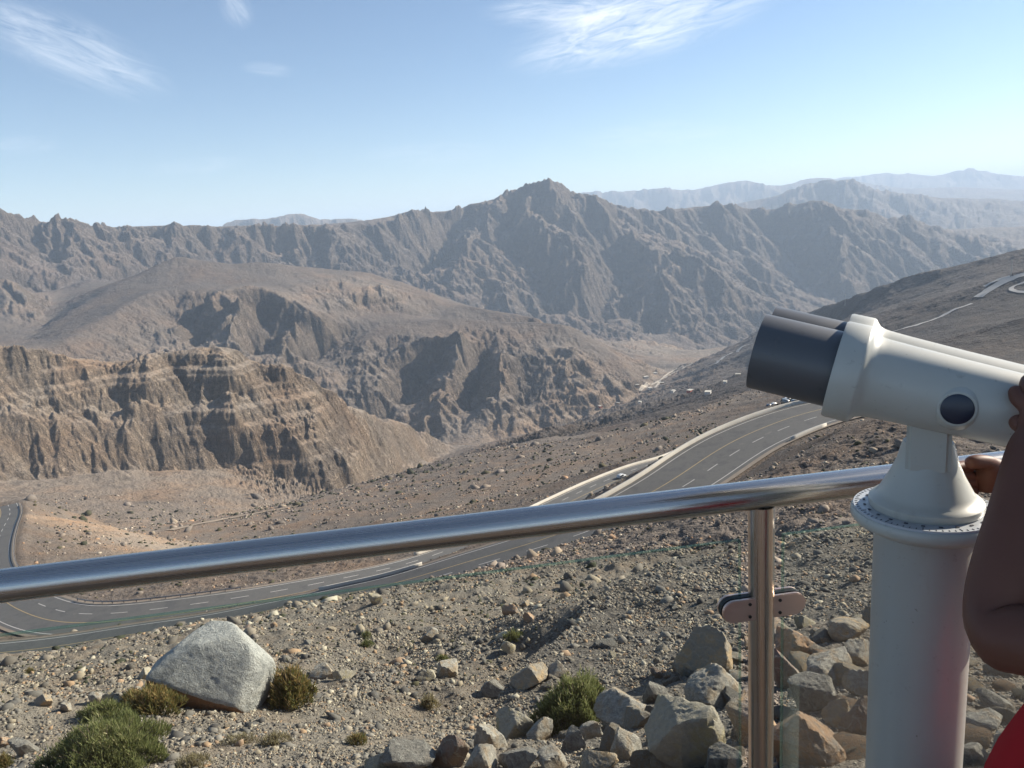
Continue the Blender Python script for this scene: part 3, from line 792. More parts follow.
def wall_along(name, R, off, extra, th, h, mat, i0, i1, label, cat='wall', z0=-.3):
    R_ = R[i0:i1]; T, N = frame_at(R_); c = R_[:, :2] + N * (R_[:, 3:4] * off + extra)
    a = c - N * th / 2; b = c + N * th / 2
    n = len(R_); z = R_[:, 2]
    V = np.concatenate([np.column_stack([a, z + z0]), np.column_stack([a, z + h]), np.column_stack([b, z + h]), np.column_stack([b, z + z0])])
    F = []
    for i in range(n - 1):
        for k in range(3): F.append((k * n + i, k * n + i + 1, (k + 1) * n + i + 1, (k + 1) * n + i))
    F += [(0, n, 2 * n, 3 * n), (n - 1, 4 * n - 1, 3 * n - 1, 2 * n - 1)]
    me = mesh_np(name, V, F)
    bm = bmesh.new(); bm.from_mesh(me); bmesh.ops.recalc_face_normals(bm, faces=bm.faces); bm.to_mesh(me); bm.free()
    o = link(name, me, mat)
    return tag(o, label, cat)


RB, RA = ROADS[0][0], ROADS[1][0]
for nm, R, lab in (('road', RA, 'grey road winding down below the railing'), ('road', RB, 'grey road curving past the orange bank')):
    o = ribbon('road_shoulder', R, -.56, .56, -.02, M_SHOUL); tag(o, 'gravel verge of the ' + lab, kind='structure')
    o = ribbon(nm, R, -.5, .5, .0, M_ASPH); tag(o, lab, kind='structure')
lines_on_road('road_markings', RA, [(.43, .12, 0, 0), (-.44, .12, 0, 0), (-.16, .11, 4.5, 5.5)], M_WHITE, None)
lines_on_road('road_markings', RA, [(.08, .13, 0, 0)], M_YELL, None)
lines_on_road('road_markings', RB, [(.44, .12, 0, 0), (-.44, .12, 0, 0), (.18, .12, 4.5, 5.5)], M_WHITE, None)
lines_on_road('road_markings', RB, [(-.09, .13, 0, 0)], M_YELL, None)


def idx_px(R, px):
    """index of the centre-line point that stands nearest to a picture column"""
    inv = CR.T
    P = np.column_stack([R[:, 0], R[:, 1], R[:, 2] - EYE]) @ CR
    sx = 512 + F_PX * P[:, 0] / -P[:, 2]
    return int(np.argmin(np.abs(sx - px)))


wall_along('parapet_wall', RA, .5, .45, .45, .95, M_CONC, 0, idx_px(RA, 560), 'long white concrete parapet on the outer edge of the upper road', 'parapet')
wall_along('parapet_wall', RB, .5, .45, .45, .95, M_CONC, 0, idx_px(RB, 420), 'white concrete parapet along the outer edge of the lower road', 'parapet')
wall_along('parapet_wall', RA, -.5, -.4, .35, .7, M_CONC, idx_px(RA, 800), idx_px(RA, 752), 'short pale kerb wall where the upper road meets the brown slope', 'parapet')
wall_along('parapet_wall', RA, .5, .4, .4, .6, M_CONC, idx_px(RA, 420), idx_px(RA, 300), 'pale low wall between the two road strands by the grey boulder', 'parapet')


def guardrail(R, off, extra, i0, i1, label, step=2):
    root = empty('guardrail', (float(R[i0, 0]), float(R[i0, 1]), float(R[i0, 2]))); tag(root, label, 'guardrail')
    R_ = R[i0:i1]; T, N = frame_at(R_); c = R_[:, :2] + N * (R_[:, 3:4] * off + extra) - R[i0, :2]
    z = R_[:, 2] - R[i0, 2]; V = []; F = []; n = len(R_)
    prof = [(0, .45), (.06, .50), (0, .58), (.06, .66), (0, .75), (-.03, .75), (-.03, .45)]
    for (dx, dz) in prof:
        V += [tuple(v) for v in np.column_stack([c + N * dx, z + dz])]
    for k in range(len(prof)):
        k2 = (k + 1) % len(prof)
        for i in range(n - 1): F.append((k * n + i, k * n + i + 1, k2 * n + i + 1, k2 * n + i))
    link('rail', mesh_np('rail', V, F), M_STEEL, root)
    bm = bmesh.new(); bmesh.ops.create_cube(bm, size=1)
    for v in bm.verts: v.co = Vector((v.co.x * .16, v.co.y * .16, v.co.z * 1.0 + .25))
    me = bpy.data.meshes.new('post'); bm.to_mesh(me); bm.free(); me.materials.append(M_DARKPOST)
    for i in range(0, n, step):
        o = bpy.data.objects.new('post', me); COL.objects.link(o); o.parent = root
        o.location = (c[i, 0] + N[i, 0] * .12, c[i, 1] + N[i, 1] * .12, z[i])
    return root


guardrail(RB, .5, .3, idx_px(RB, 240), idx_px(RB, 42), 'dark steel crash barrier on the inside of the bend below the orange bank', 2)
iB = len(RB)
guardrail(RB, .5, .5, iB - 70, iB - 4, 'grey crash barrier with thick posts beside the orange bank', 1)
guardrail(RA, -.5, -.5, idx_px(RA, 190), idx_px(RA, -60), 'thin crash barrier on the near edge of the lower bend', 2)


# vehicles
def car_paint(name, col):
    t = NT(name); t.b.inputs['Coat Weight'].default_value = .6; t.b.inputs['Coat Roughness'].default_value = .08
    n = t.noise(t.coords('Object'), 2.5, 4)
    return t.set(t.mix(t.rng(n, .4, .7, 0, .25), col, tuple(c * .7 + .05 for c in col)), .35, .1)
M_GLASSD = simple_mat('dark_window', (.02, .025, .03), .08, 0, .05)
M_TYRE = simple_mat('tyre_rubber', (.02, .02, .02), .85)
M_RIM = simple_mat('wheel_metal', (.35, .35, .36), .35, .8)


def prism_y(bm, prof, hw, taper=None):
    """closed x,z outline given a width in y; taper(z) narrows it"""
    rings = []
    for s in (-1, 1):
        rings.append([bm.verts.new((x, s * hw * (taper(z) if taper else 1), z)) for (x, z) in prof])
    n = len(prof)
    for i in range(n):
        bm.faces.new((rings[0][i], rings[0][(i + 1) % n], rings[1][(i + 1) % n], rings[1][i]))
    bm.faces.new(rings[0][::-1]); bm.faces.new(rings[1])
    return rings


def make_car(loc, rz, paint, label, kind='suv', group='vehicles parked beside the road', cat='car'):
    L_, H_, W_ = {'suv': (4.7, 1.75, .95), 'sedan': (4.6, 1.42, .9), 'van': (5.3, 2.25, 1.0)}[kind]
    root = empty('parked_car' if kind != 'van' else 'parked_van', loc, rz); tag(root, label, cat, group)
    l = L_ / 2; belt = .95 if kind != 'van' else 1.2
    if kind == 'suv': prof = [(-l, .45), (-l, 1.0), (-l + .25, H_ - .12), (-l + .6, H_), (.45, H_), (1.05, 1.05), (l - .15, .93), (l, .7), (l, .4), (1.9, .3), (-1.9, .3)]
    elif kind == 'sedan': prof = [(-l, .45), (-l + .05, .95), (-l + .65, 1.0), (-1.1, H_), (.3, H_), (1.05, .98), (l - .15, .85), (l, .62), (l, .4), (1.9, .3), (-1.9, .3)]
    else: prof = [(-l, .45), (-l, 2.0), (-l + .25, H_), (1.35, H_), (2.05, 1.25), (l - .1, 1.05), (l, .7), (l, .4), (2.0, .3), (-2.0, .3)]
    bm = bmesh.new(); prism_y(bm, prof, W_, lambda z: 1 if z < belt else 1 - .22 * (z - belt) / (H_ - belt))
    bmesh.ops.recalc_face_normals(bm, faces=bm.faces)
    bmesh.ops.bevel(bm, geom=bm.edges[:], offset=.05, segments=2, affect='EDGES')
    bm_obj('body', bm, paint, root, True)
    zt, zb = H_ - .14, belt + .03
    xa = {'suv': (-l + .35, .2, .85), 'sedan': (-1.45, .1, .78), 'van': (.2, 1.3, 1.75)}[kind]
    for s in (-1, 1):
        bm = bmesh.new()
        k = 1 - .22 * (zt - belt) / (H_ - belt)
        vs = [bm.verts.new((x, s * (W_ * (k if z == zt else .985) + .012), z)) for (x, z) in ((xa[0] + .1, zt), (xa[1], zt), (xa[2], zb), (xa[0] - .12, zb))]
        bm.faces.new(vs if s < 0 else vs[::-1])
        bm_obj('side_window', bm, M_GLASSD, root)
    bm = bmesh.new()
    f = {'suv': ((.50, H_ - .03), (1.04, 1.10)), 'sedan': ((.34, H_ - .03), (1.02, 1.02)), 'van': ((1.40, H_ - .08), (2.03, 1.31))}[kind]
    vs = [bm.verts.new(c) for c in ((f[0][0] + .03, -W_ * .72, f[0][1]), (f[0][0] + .03, W_ * .72, f[0][1]), (f[1][0] + .04, W_ * .84, f[1][1]), (f[1][0] + .04, -W_ * .84, f[1][1]))]
    bm.faces.new(vs); bm_obj('windscreen', bm, M_GLASSD, root)
    for x in (-1.4, 1.4):
        for s in (-1, 1):
            bm = bmesh.new(); bmesh.ops.create_cone(bm, cap_ends=True, segments=18, radius1=.35, radius2=.35, depth=.24, matrix=Matrix.Translation((x, s * (W_ - .1), .35)) @ Matrix.Rotation(math.pi / 2, 4, 'X'))
            wl = bm_obj('wheel', bm, M_TYRE, root)
            bm = bmesh.new(); bmesh.ops.create_cone(bm, cap_ends=True, segments=14, radius1=.2, radius2=.2, depth=.03, matrix=Matrix.Translation((x, s * (W_ + .03), .35)) @ Matrix.Rotation(math.pi / 2, 4, 'X'))
            bm_obj('rim', bm, M_RIM, wl)
    for s in (-1, 1):
        bm = bmesh.new(); bmesh.ops.create_cube(bm, size=1, matrix=Matrix.Translation((l - .02, s * W_ * .72, .72)) @ Matrix.Diagonal((.08, .3, .14, 1)))
        bm_obj('headlight', bm, M_RIM, root)
    return root


P_WHITE = car_paint('white_car_paint', (.72, .72, .70)); P_SILV = car_paint('silver_car_paint', (.42, .43, .44)); P_RED = car_paint('red_car_paint', (.50, .03, .03))
P_DARK = car_paint('dark_blue_car_paint', (.03, .05, .09)); P_GREY = car_paint('grey_car_paint', (.16, .17, .17))


def on_road(R, px, off):
    i = idx_px(R, px); T, N = frame_at(R)
    p = R[i, :2] + N[i] * R[i, 3] * off
    return (float(p[0]), float(p[1]), float(R[i, 2]) + .01), math.atan2(T[i, 1], T[i, 0])


p, a = on_road(RB, 621, -.05); make_car(p, a + math.pi, P_SILV, 'silver car driving alone on the lower road beyond the white parapet', 'suv', 'vehicles on the roads')
i = iB - 42; T, N = frame_at(RB); pp = RB[i, :2] - N[i] * 2.5
make_car((float(pp[0]), float(pp[1]), float(RB[i, 2]) + .01), math.atan2(T[i, 1], T[i, 0]), P_WHITE, 'white car on the road beside the orange bank', 'suv', 'vehicles on the roads')
for (px, py, rot, paint, kind, lab) in (
        (757, 399, 1.9, P_WHITE, 'van', 'white van at the far left corner of the gravel car park'),
        (769, 406, .6, P_DARK, 'sedan', 'dark blue car at the near edge of the gravel car park'),
        (774, 404.5, .6, P_WHITE, 'sedan', 'white car parked behind the dark blue car'),
        (788, 399.5, .2, P_WHITE, 'suv', 'white off-road car in the middle of the gravel car park'),
        (785, 404.5, 1.5, P_GREY, 'van', 'grey van next to the white off-road car'),
        (797, 403.5, .3, P_GREY, 'suv', 'dark grey car parked between the vans and the red car'),
        (806, 402.5, .3, P_RED, 'suv', 'red car parked beneath the telescope hood')):
    h = hit_ground(px, py, 262, 600)
    make_car((h.x, h.y, ground_z(h.x, h.y)), rot, paint, lab, kind, 'vehicles in the gravel car park', 'van' if kind == 'van' else 'car')
# curved white kerb in the car park
C0 = hit_ground(768, 397, 262, 600); bm = bmesh.new(); prev = None
for k in range(15):
    an = -1.3 + k * .2
    ring = []
    for (dr, dz) in ((-.3, -.3), (-.3, .9), (.3, .9), (.3, -.3)):
        x = C0.x + (5 + dr) * math.cos(an) * .8; y = C0.y + (5 + dr) * math.sin(an) * 2.2
        ring.append(bm.verts.new((x, y, ground_z(C0.x, C0.y) + dz)))
    if prev:
        for q in range(4): bm.faces.new((prev[q], prev[(q + 1) % 4], ring[(q + 1) % 4], ring[q]))
    else: bm.faces.new(ring)
    prev = ring
bm.faces.new(prev); bmesh.ops.recalc_face_normals(bm, faces=bm.faces)
tag(bm_obj('curved_kerb', bm, M_CONC), 'curved white kerb in the gravel car park by the vehicles', 'kerb')


# tracks far off in the valley and on the dark slope
def track(pts, width, mat, label, name='track', lift=.5):
    C = []
    for (px, py) in pts:
        C.append(hit_ground(px, py, 500, 9000))
    C = np.array([[c.x, c.y] for c in C]); s = np.concatenate([[0], np.cumsum(np.hypot(*np.diff(C, axis=0).T))])
    n = int(max(12, min(160, s[-1] / 8))); ss = np.linspace(0, s[-1], n); R = np.column_stack([np.interp(ss, s, C[:, k]) for k in (0, 1)])
    for k in range(5): R[1:-1] = .25 * R[:-2] + .5 * R[1:-1] + .25 * R[2:]
    T = np.gradient(R, axis=0); T /= np.hypot(T[:, 0], T[:, 1])[:, None] + 1e-9; N = np.stack([T[:, 1], -T[:, 0]], 1)
    V = []; F = []
    for i in range(n):
        for k in (-1, -.5, 0, .5, 1):
            x, y = R[i] + N[i] * k * width / 2; V.append((x, y, ground_z(x, y) + lift))
        if i:
            for k in range(4): a = (i - 1) * 5 + k; F.append((a, a + 1, a + 6, a + 5))
    me = mesh_np(name, V, F)
    if me.polygons[0].normal.z < 0: me.flip_normals()
    tag(link(name, me, mat), label, kind='structure')
M_TRACK = simple_mat('pale_dirt_track', (.46, .40, .32), .95, 0, .2, .05)
M_TRACKG = simple_mat('pale_grey_track', (.36, .345, .32), .95, 0, .2, .05)
M_WADI = simple_mat('wadi_gravel', (.27, .215, .16), .95, 0, .25, .05)
track([(640, 391), (655, 383), (668, 376), (685, 367), (702, 358)], 11, M_TRACK, 'pale road rising from the canyon floor', 'road', 1)
track([(655, 388), (663, 378), (672, 371), (684, 366)], 8, M_TRACK, 'second pale road by the canyon floor', 'road', 1)
track([(716, 364), (722, 358), (727, 355), (740, 348), (752, 343)], 12, M_TRACKG, 'zigzag pale road above the canyon floor', 'road', 1)
track([(888, 333), (905, 329), (925, 323), (950, 312), (972, 304)], 9, M_TRACKG, 'straight pale road across the dark slope', 'road', 1)
track([(978, 298), (990, 290), (1003, 281), (1024, 275), (1050, 270)], 16, M_TRACKG, 'upper pale road on the dark slope', 'road', 1)
track([(984, 287), (998, 280), (1010, 277)], 9, M_TRACKG, 'pale lay-by on the dark slope', 'road', 1)
track([(1030, 282), (1014, 285), (1008, 289), (1016, 293), (1035, 293)], 7, M_TRACKG, 'looping pale road on the dark slope', 'road', 1)
track([(170, 533), (200, 524), (235, 517), (270, 511), (305, 505)], 7, M_WADI, 'dry pale stream bed winding through the valley', 'dry_riverbed', .4)


def mast(px, py, h, label):
    b = hit_ground(px, py, 500, 9000); root = empty('lighting_mast', b); tag(root, label, 'mast', 'lighting masts on the slopes')
    bm = bmesh.new(); bmesh.ops.create_cone(bm, cap_ends=True, segments=8, radius1=.6, radius2=.35, depth=h + 2, matrix=Matrix.Translation((0, 0, h / 2 - 1))); bm_obj('pole', bm, M_CONC, root)
    bm = bmesh.new(); bmesh.ops.create_cone(bm, cap_ends=True, segments=10, radius1=1.7, radius2=1.3, depth=1.2, matrix=Matrix.Translation((0, 0, h + .5))); bm_obj('lamp_head', bm, M_CONC, root)
mast(1011, 276, 26, 'tall mast beside the upper road on the dark slope')
mast(845, 305, 32, 'tall thin mast at the left end of the dark slope')


def hut(px, py, w_, d_, h, mat, label, rz=0):
    b = hit_ground(px, py, 400, 9000); root = empty('small_building', (b.x, b.y, ground_z(b.x, b.y)), rz); tag(root, label, 'building', 'small buildings on the valley floor')
    bm = bmesh.new(); bmesh.ops.create_cube(bm, size=1, matrix=Matrix.Translation((0, 0, h / 2 - .8)) @ Matrix.Diagonal((w_, d_, h + 1.6, 1))); bm_obj('wall', bm, mat, root)
    bm = bmesh.new(); bmesh.ops.create_cube(bm, size=1, matrix=Matrix.Translation((0, 0, h + .2)) @ Matrix.Diagonal((w_ + 1, d_ + 1, .35, 1))); bm_obj('roof', bm, M_CONC, root)
    for k in (-.3, 0, .3):
        bm = bmesh.new(); bmesh.ops.create_cube(bm, size=1, matrix=Matrix.Translation((k * w_, -d_ / 2, h * .55)) @ Matrix.Diagonal((w_ * .12, .12, h * .35, 1)))
        bm_obj('window', bm, M_GLASSD, root)
M_HUTW = simple_mat('white_render', (.62, .60, .55), .85); M_HUTT = simple_mat('tan_render', (.45, .33, .22), .85); M_HUTR = simple_mat('red_sheet', (.42, .10, .06), .6)
for (px, py, w_, h, m, lab) in ((646, 378, 16, 5, M_HUTW, 'pale building left of the canyon road'), (655, 374, 14, 5, M_HUTW, 'white building between the two canyon roads'), (637, 386, 12, 4, M_HUTT, 'tan building at the cliff foot'),
                                (600, 407, 10, 4, M_HUTR, 'red-walled hut on the shaded bench'), (640, 403, 9, 4, M_HUTW, 'white hut above the shaded hollow'), (618, 404, 10, 4, M_HUTT, 'tan hut among the dark banks'),
                                (725, 383, 9, 4, M_HUTW, 'lone white hut on the dark valley side'), (738, 376, 9, 4, M_HUTT, 'tan hut on the dark valley side'),
                                (650, 389, 15, 5, M_HUTW, 'long white shed at the canyon mouth'), (662, 384, 12, 5, M_HUTT, 'tan block between the pale canyon tracks'), (673, 392, 12, 5, M_HUTW, 'white hut just right of the canyon road'), (690, 392, 12, 4, M_HUTR, 'red-brown hut on the dark bank'), (708, 394, 12, 4, M_HUTW, 'white hut nearest the gravel car park')):
    hut(px, py, w_, w_ * .7, h, m, lab, px * .37)

# ------------------------------------------------------------------ rocks, stones, shrubs
def ico(sub):
    bm = bmesh.new(); bmesh.ops.create_icosphere(bm, subdivisions=sub, radius=1)
    V = np.array([v.co[:] for v in bm.verts]); F = np.array([[v.index for v in f.verts] for f in bm.faces]); bm.free()
    V /= np.linalg.norm(V, axis=1)[:, None]
    return V, F
ICO = {k: ico(k) for k in (1, 2, 3, 4, 5, 6)}


def hull_planes(pts):
    bm = bmesh.new()
    for p in pts: bm.verts.new(p)
    bmesh.ops.convex_hull(bm, input=bm.verts[:]); bm.normal_update()
    out = []
    for f in bm.faces:
        n = f.normal; d = n.dot(f.verts[0].co)
        if d < 0: n = -n; d = -d
        out.append((tuple(n), d))
    bm.free(); return out


def n3(V, sc, seed):
    """cheap 3-D noise from three slices"""
    x, y, z = (V * sc).T
    return (vnoise(x + .31 * z, y + seed, seed) + vnoise(y + .27 * x + 9, z - seed, seed + 5) + vnoise(z + .4 * y - 4, x + 17, seed + 9)) / 2.2


def rock_shape(seed, sub=3, planes=14, size=(1, 1, 1), jag=.05, extra=(), soft=.022):
    rg = np.random.default_rng(seed)
    V, F = ICO[sub]
    N = rg.normal(size=(planes, 3)); N /= np.linalg.norm(N, axis=1)[:, None]
    D = rg.uniform(.36, .66, planes)
    for (n, d) in extra:
        n = np.array(n, float); n /= np.linalg.norm(n); N = np.vstack([N, n]); D = np.append(D, d)
    dots = V @ N.T
    t = np.where(dots > .05, D / np.maximum(dots, .05), 9.0)
    t = np.minimum(t, 1.05 if planes else 1.6)
    # soft minimum rounds the edges a little
    r = t.min(1) - soft * np.log(np.exp(-(t - t.min(1)[:, None]) / soft).sum(1)); r = np.clip(r, .2, 1.6)
    P = V * r[:, None]
    if jag:
        d = n3(P, 2.6, seed % 97) * jag * .9 - np.abs(n3(P, 7, seed % 89)) * jag * .9
        if sub >= 4: d = d - np.abs(n3(P, 17, seed % 83)) * jag * .5 + n3(P, 40, seed % 71) * jag * .12
        P = P * (1 + d)[:, None]
    mid = (P.max(0) + P.min(0)) / 2; P = P - mid
    P = P * np.array(size) / np.abs(P).max(0)
    return P, F


def rock_mat(name, base, second, patch, amount, scale=1.0, third=None, orange_face=None):
    t = NT(name); v = t.coords('Object')
    n1 = t.noise(v, 1.6 * scale, 6, .6, .3); n2 = t.noise(v, 7 * scale, 7, .65); n3_ = t.noise(v, 28 * scale, 5, .7)
    c = t.mix(t.rng(n2, .35, .65), base, second)
    c = t.mix(t.rng(n1, .62 - amount * .3, .70 - amount * .3), c, t.mix(t.rng(n2, .3, .7, 0, .6), patch, second))
    vein = t.n('ShaderNodeTexWave', wave_type='BANDS', bands_direction='DIAGONAL'); vein.inputs['Scale'].default_value = 1.1 * scale; vein.inputs['Distortion'].default_value = 9; vein.inputs['Detail'].default_value = 5; vein.inputs['Detail Scale'].default_value = 1.6
    t.l(v, vein.inputs['Vector'])
    c = t.mix(t.rng(vein.outputs['Fac'], .93, .99, 0, .35), c, (.45, .42, .37))
    c = t.mix(t.rng(n3_, .35, .65, .4, 0), c, t.mix(.5, c, (.05, .045, .04)))
    if orange_face:
        g = t.n('ShaderNodeVectorMath', operation='DOT_PRODUCT'); t.l(t.n('ShaderNodeTexCoord').outputs['Normal'], g.inputs[0]); g.inputs[1].default_value = orange_face
        ge = t.n('ShaderNodeVectorMath', operation='DOT_PRODUCT'); t.l(v, ge.inputs[0]); ge.inputs[1].default_value = orange_face
        f = t.math('MULTIPLY', t.rng(t.math('ADD', g.outputs['Value'], t.rng(n2, .3, .7, -.05, .05)), .70, .76), 1.0)
        c = t.mix(f, c, t.mix(t.rng(n2, .35, .65), (.30, .165, .095), (.20, .125, .085)))
    if third:
        (loc, rad, col) = third
        sb = t.n('ShaderNodeVectorMath', operation='DISTANCE'); t.l(v, sb.inputs[0]); sb.inputs[1].default_value = loc
        f = t.rng(t.math('ADD', sb.outputs['Value'], t.rng(n2, .3, .7, -rad * .5, rad * .5)), rad * .8, rad * 1.05, 1, 0)
        c = t.mix(f, c, col)
    nb = t.bump(n2, .9, .07 / scale); nb = t.bump(n3_, .8, .02 / scale, nb)
    return t.set(c, .9, 0, nb, .2)


RM = {
    'grey': rock_mat('grey_limestone', (.23, .205, .18), (.43, .385, .33), (.30, .21, .13), .5, 2.5),
    'dark': rock_mat('dark_grey_limestone', (.145, .13, .118), (.29, .26, .225), (.22, .17, .13), .15, 2.5),
    'tan': rock_mat('tan_limestone', (.38, .30, .215), (.27, .235, .20), (.48, .32, .17), .45, 2.5),
    'orange': rock_mat('orange_limestone', (.46, .27, .15), (.31, .215, .155), (.22, .20, .18), .35, 2.5),
    'red': rock_mat('reddish_limestone', (.25, .155, .12), (.20, .17, .15), (.30, .20, .13), .4, 2.5),
    'pale': rock_mat('pale_limestone', (.46, .39, .29), (.34, .30, .25), (.45, .36, .2), .4, 2.5),
}


def px_size(p):
    """metres covered by one pixel at a point"""
    d = Vector((p.x, p.y, p.z - EYE)); return -(CAM_ROT.transposed() @ d).z / F_PX


def place_rock(px, py, w, h, kind, label, seed, group, sub=4, planes=16, name='boulder', depth=.85, rot=None, sink=.22, mat=None, extra=(), jag=.05):
    """px,py = middle of the rock in the photo; it stands on the land just below"""
    g = hit_ground(px, py + h * .38, 4.0, 400)
    s = px_size(g); hw = w * s / 2; hh = h * s / 2 / .93
    P, F = rock_shape(seed, sub, planes, (hw, hw * depth, hh), jag, extra)
    me = mesh_np(name, P, F)
    o = link(name, me, mat or RM[kind], smooth=True)
    me.set_sharp_from_angle(angle=math.radians(32))
    o.location = (g.x, g.y, g.z + hh * (1 - sink * 2)); o.rotation_euler = (0, 0, rot if rot is not None else (seed * .7) % .6 - .3)
    tag(o, label, 'boulder' if name == 'boulder' else 'rock', group)
    return o


GB = 'boulders on the slope below the railing'
# the big boulder on the left
big_mat = rock_mat('big_boulder_rock', (.36, .35, .33), (.52, .50, .465), (.22, .22, .215), .3, 1.1, orange_face=(-.08, -.78, -.62), third=((-.06, -.30, .58), .30, (.62, .52, .33)))
place_rock(223, 672, 114, 82, 'grey', 'big grey boulder with an orange-brown broken face, alone on the left', 11, GB, 6, 0, mat=big_mat, depth=.80, rot=.0, sink=.09,
           extra=hull_planes([(-.45, -.2, .78), (.0, -.35, .80), (.25, .3, .86), (-.2, .5, .8), (.52, -.1, .80), (-1.0, .0, .28), (-.9, -.5, .18), (-.98, -.2, -.5), (-.9, .4, -.4), (-.86, -.80, .42), (.52, -.86, -.30),
                              (-.55, -.50, -.9), (.45, -.55, -.95), (-.9, -.62, -.4), (1.0, .0, .12), (.85, -.45, -.05), (.70, -.62, -.70), (.9, .3, -.6), (0, .9, 0), (.5, .8, -.6), (-.5, .8, -.7), (-.75, -.45, .5), (.75, -.35, .45)]), jag=.016)
BIG = [
    (704, 651, 56, 58, 'tan', 'upright pale tan slab at the top of the rock pile', 21, 1.0), (718, 685, 68, 48, 'grey', 'grey and tan boulder just below the upright slab', 22, .8),
    (682, 731, 74, 82, 'pale', 'largest rounded pale tan boulder with yellow stains', 23, .9), (630, 708, 66, 34, 'grey', 'low flat grey boulder between the bush and the pale boulder', 24, .9),
    (624, 744, 36, 34, 'grey', 'small grey boulder left of the largest pale one', 25, .9), (752, 718, 54, 58, 'tan', 'tan boulder standing right behind the steel post', 26, .9),
    (803, 640, 52, 36, 'orange', 'slanting orange boulder just under the right clamp', 27, .8), (829, 668, 54, 34, 'grey', 'grey boulder right of the reddish one', 28, .8),
    (786, 668, 32, 50, 'red', 'reddish boulder half hidden by the steel post', 29, .8), (812, 692, 48, 40, 'dark', 'wedge-shaped dark grey boulder right of the glass edge', 30, .8),
    (808, 732, 84, 66, 'orange', 'large orange-tan boulder at the bottom beside the glass edge', 31, .85), (838, 712, 30, 32, 'tan', 'small tan boulder leaning on the large orange one', 32, .8),
    (848, 628, 40, 26, 'tan', 'tan boulder uphill near the telescope column', 33, .8), (858, 652, 36, 36, 'grey', 'grey boulder touching the column edge', 34, .8),
    (862, 715, 36, 42, 'red', 'brown-orange boulder beside the foot of the column', 35, .8), (861, 684, 34, 26, 'grey', 'grey flat boulder above the brown-orange one', 36, .8),
    (516, 724, 44, 34, 'pale', 'pale tan block below the green bush', 37, .8), (491, 736, 34, 36, 'grey', 'rounded grey boulder left of the pale tan block', 38, .9),
    (452, 748, 40, 46, 'red', 'long leaning reddish-grey boulder near the bottom edge', 39, .7), (410, 757, 56, 28, 'dark', 'wide dark grey boulder at the bottom edge', 40, .8),
    (378, 761, 30, 16, 'pale', 'yellowish stone left of the wide dark boulder', 41, .8), (540, 729, 30, 26, 'grey', 'light grey stone just right of the pale tan block', 42, .8),
    (574, 739, 26, 26, 'dark', 'dark cubic stone under the green bush', 43, .8), (592, 729, 24, 22, 'grey', 'grey stone right of the dark cubic stone', 44, .8),
    (481, 758, 34, 30, 'grey', 'grey boulder cut by the bottom edge, right of the reddish one', 45, .9), (598, 761, 40, 26, 'tan', 'tan-grey boulder at the bottom edge left of the pale boulder', 46, .9),
    (520, 757, 40, 30, 'dark', 'dark boulder at the bottom edge below the pale block', 47, .9), (552, 758, 30, 24, 'grey', 'small grey boulder at the bottom edge below the bush', 48, .9),
    (725, 758, 36, 34, 'dark', 'dark boulder between the pale boulder and the steel post', 49, .9), (655, 690, 26, 22, 'dark', 'dark stone wedged above the pale boulder', 50, .9),
    (984, 724, 44, 26, 'grey', 'pale grey slab right of the telescope column', 51, .8), (975, 752, 34, 28, 'dark', 'dark grey boulder at the bottom right of the column', 52, .9),
    (996, 700, 34, 26, 'dark', 'dark stone under the elbow', 53, .9), (1000, 745, 32, 32, 'grey', 'grey boulder beside the red shirt', 54, .9),
    (148, 673, 19, 15, 'pale', 'yellow-tan stone just left of the big boulder', 55, .8), (46, 699, 19, 13, 'tan', 'single tan stone lying left of the big boulder shadow', 56, .8),
    (66, 706, 13, 11, 'grey', 'small grey stone right of the single tan stone', 57, .8), (96, 698, 14, 14, 'grey', 'small grey stone in the big boulder shadow', 58, .8),
    (108, 697, 15, 12, 'pale', 'pale stone in the big boulder shadow', 59, .8), (121, 673, 8, 6, 'pale', 'tiny white stone uphill of the boulder shadow', 60, .8),
    (5, 741, 14, 12, 'orange', 'small orange stone at the left edge', 61, .8), (26, 746, 28, 24, 'dark', 'dark stone left of the low green bush', 62, .8),
    (511, 610, 18, 13, 'orange', 'larger orange stone in the middle of the slope', 63, .8), (529, 616, 12, 10, 'orange', 'small orange stone in the middle of the slope', 64, .8),
    (509, 645, 15, 14, 'pale', 'pale stone left of the shaded hollow', 65, .8), (525, 604, 12, 10, 'tan', 'tan stone above the orange stones', 66, .8),
    (345, 674, 22, 16, 'pale', 'pale yellow stone right of the green and orange shrub', 67, .8), (326, 671, 26, 16, 'grey', 'grey stone beside the green and orange shrub', 68, .8),
    (530, 674, 40, 22, 'tan', 'brown block above the green bush', 69, .8), (556, 670, 28, 18, 'grey', 'grey block right of the brown block', 70, .8),
    (448, 668, 24, 18, 'grey', 'grey stone left of the dark gully', 71, .8), (495, 688, 26, 20, 'dark', 'dark stone in the bottom of the gully', 72, .8),
    (427, 675, 18, 13, 'pale', 'small pale yellow stone left of the gully', 73, .8), (430, 634, 20, 14, 'grey', 'grey stone on the middle slope', 74, .8),
    (376, 598, 14, 16, 'pale', 'pale upright stone just below the road bend', 75, .8),
]
for (px, py, w_, h_, k, lab, sd_, dp) in BIG:
    place_rock(px, py, w_, h_, k, lab, sd_, GB, 5 if w_ > 34 else 4, 12, depth=dp, name='boulder' if w_ > 22 else 'stone', jag=.085)

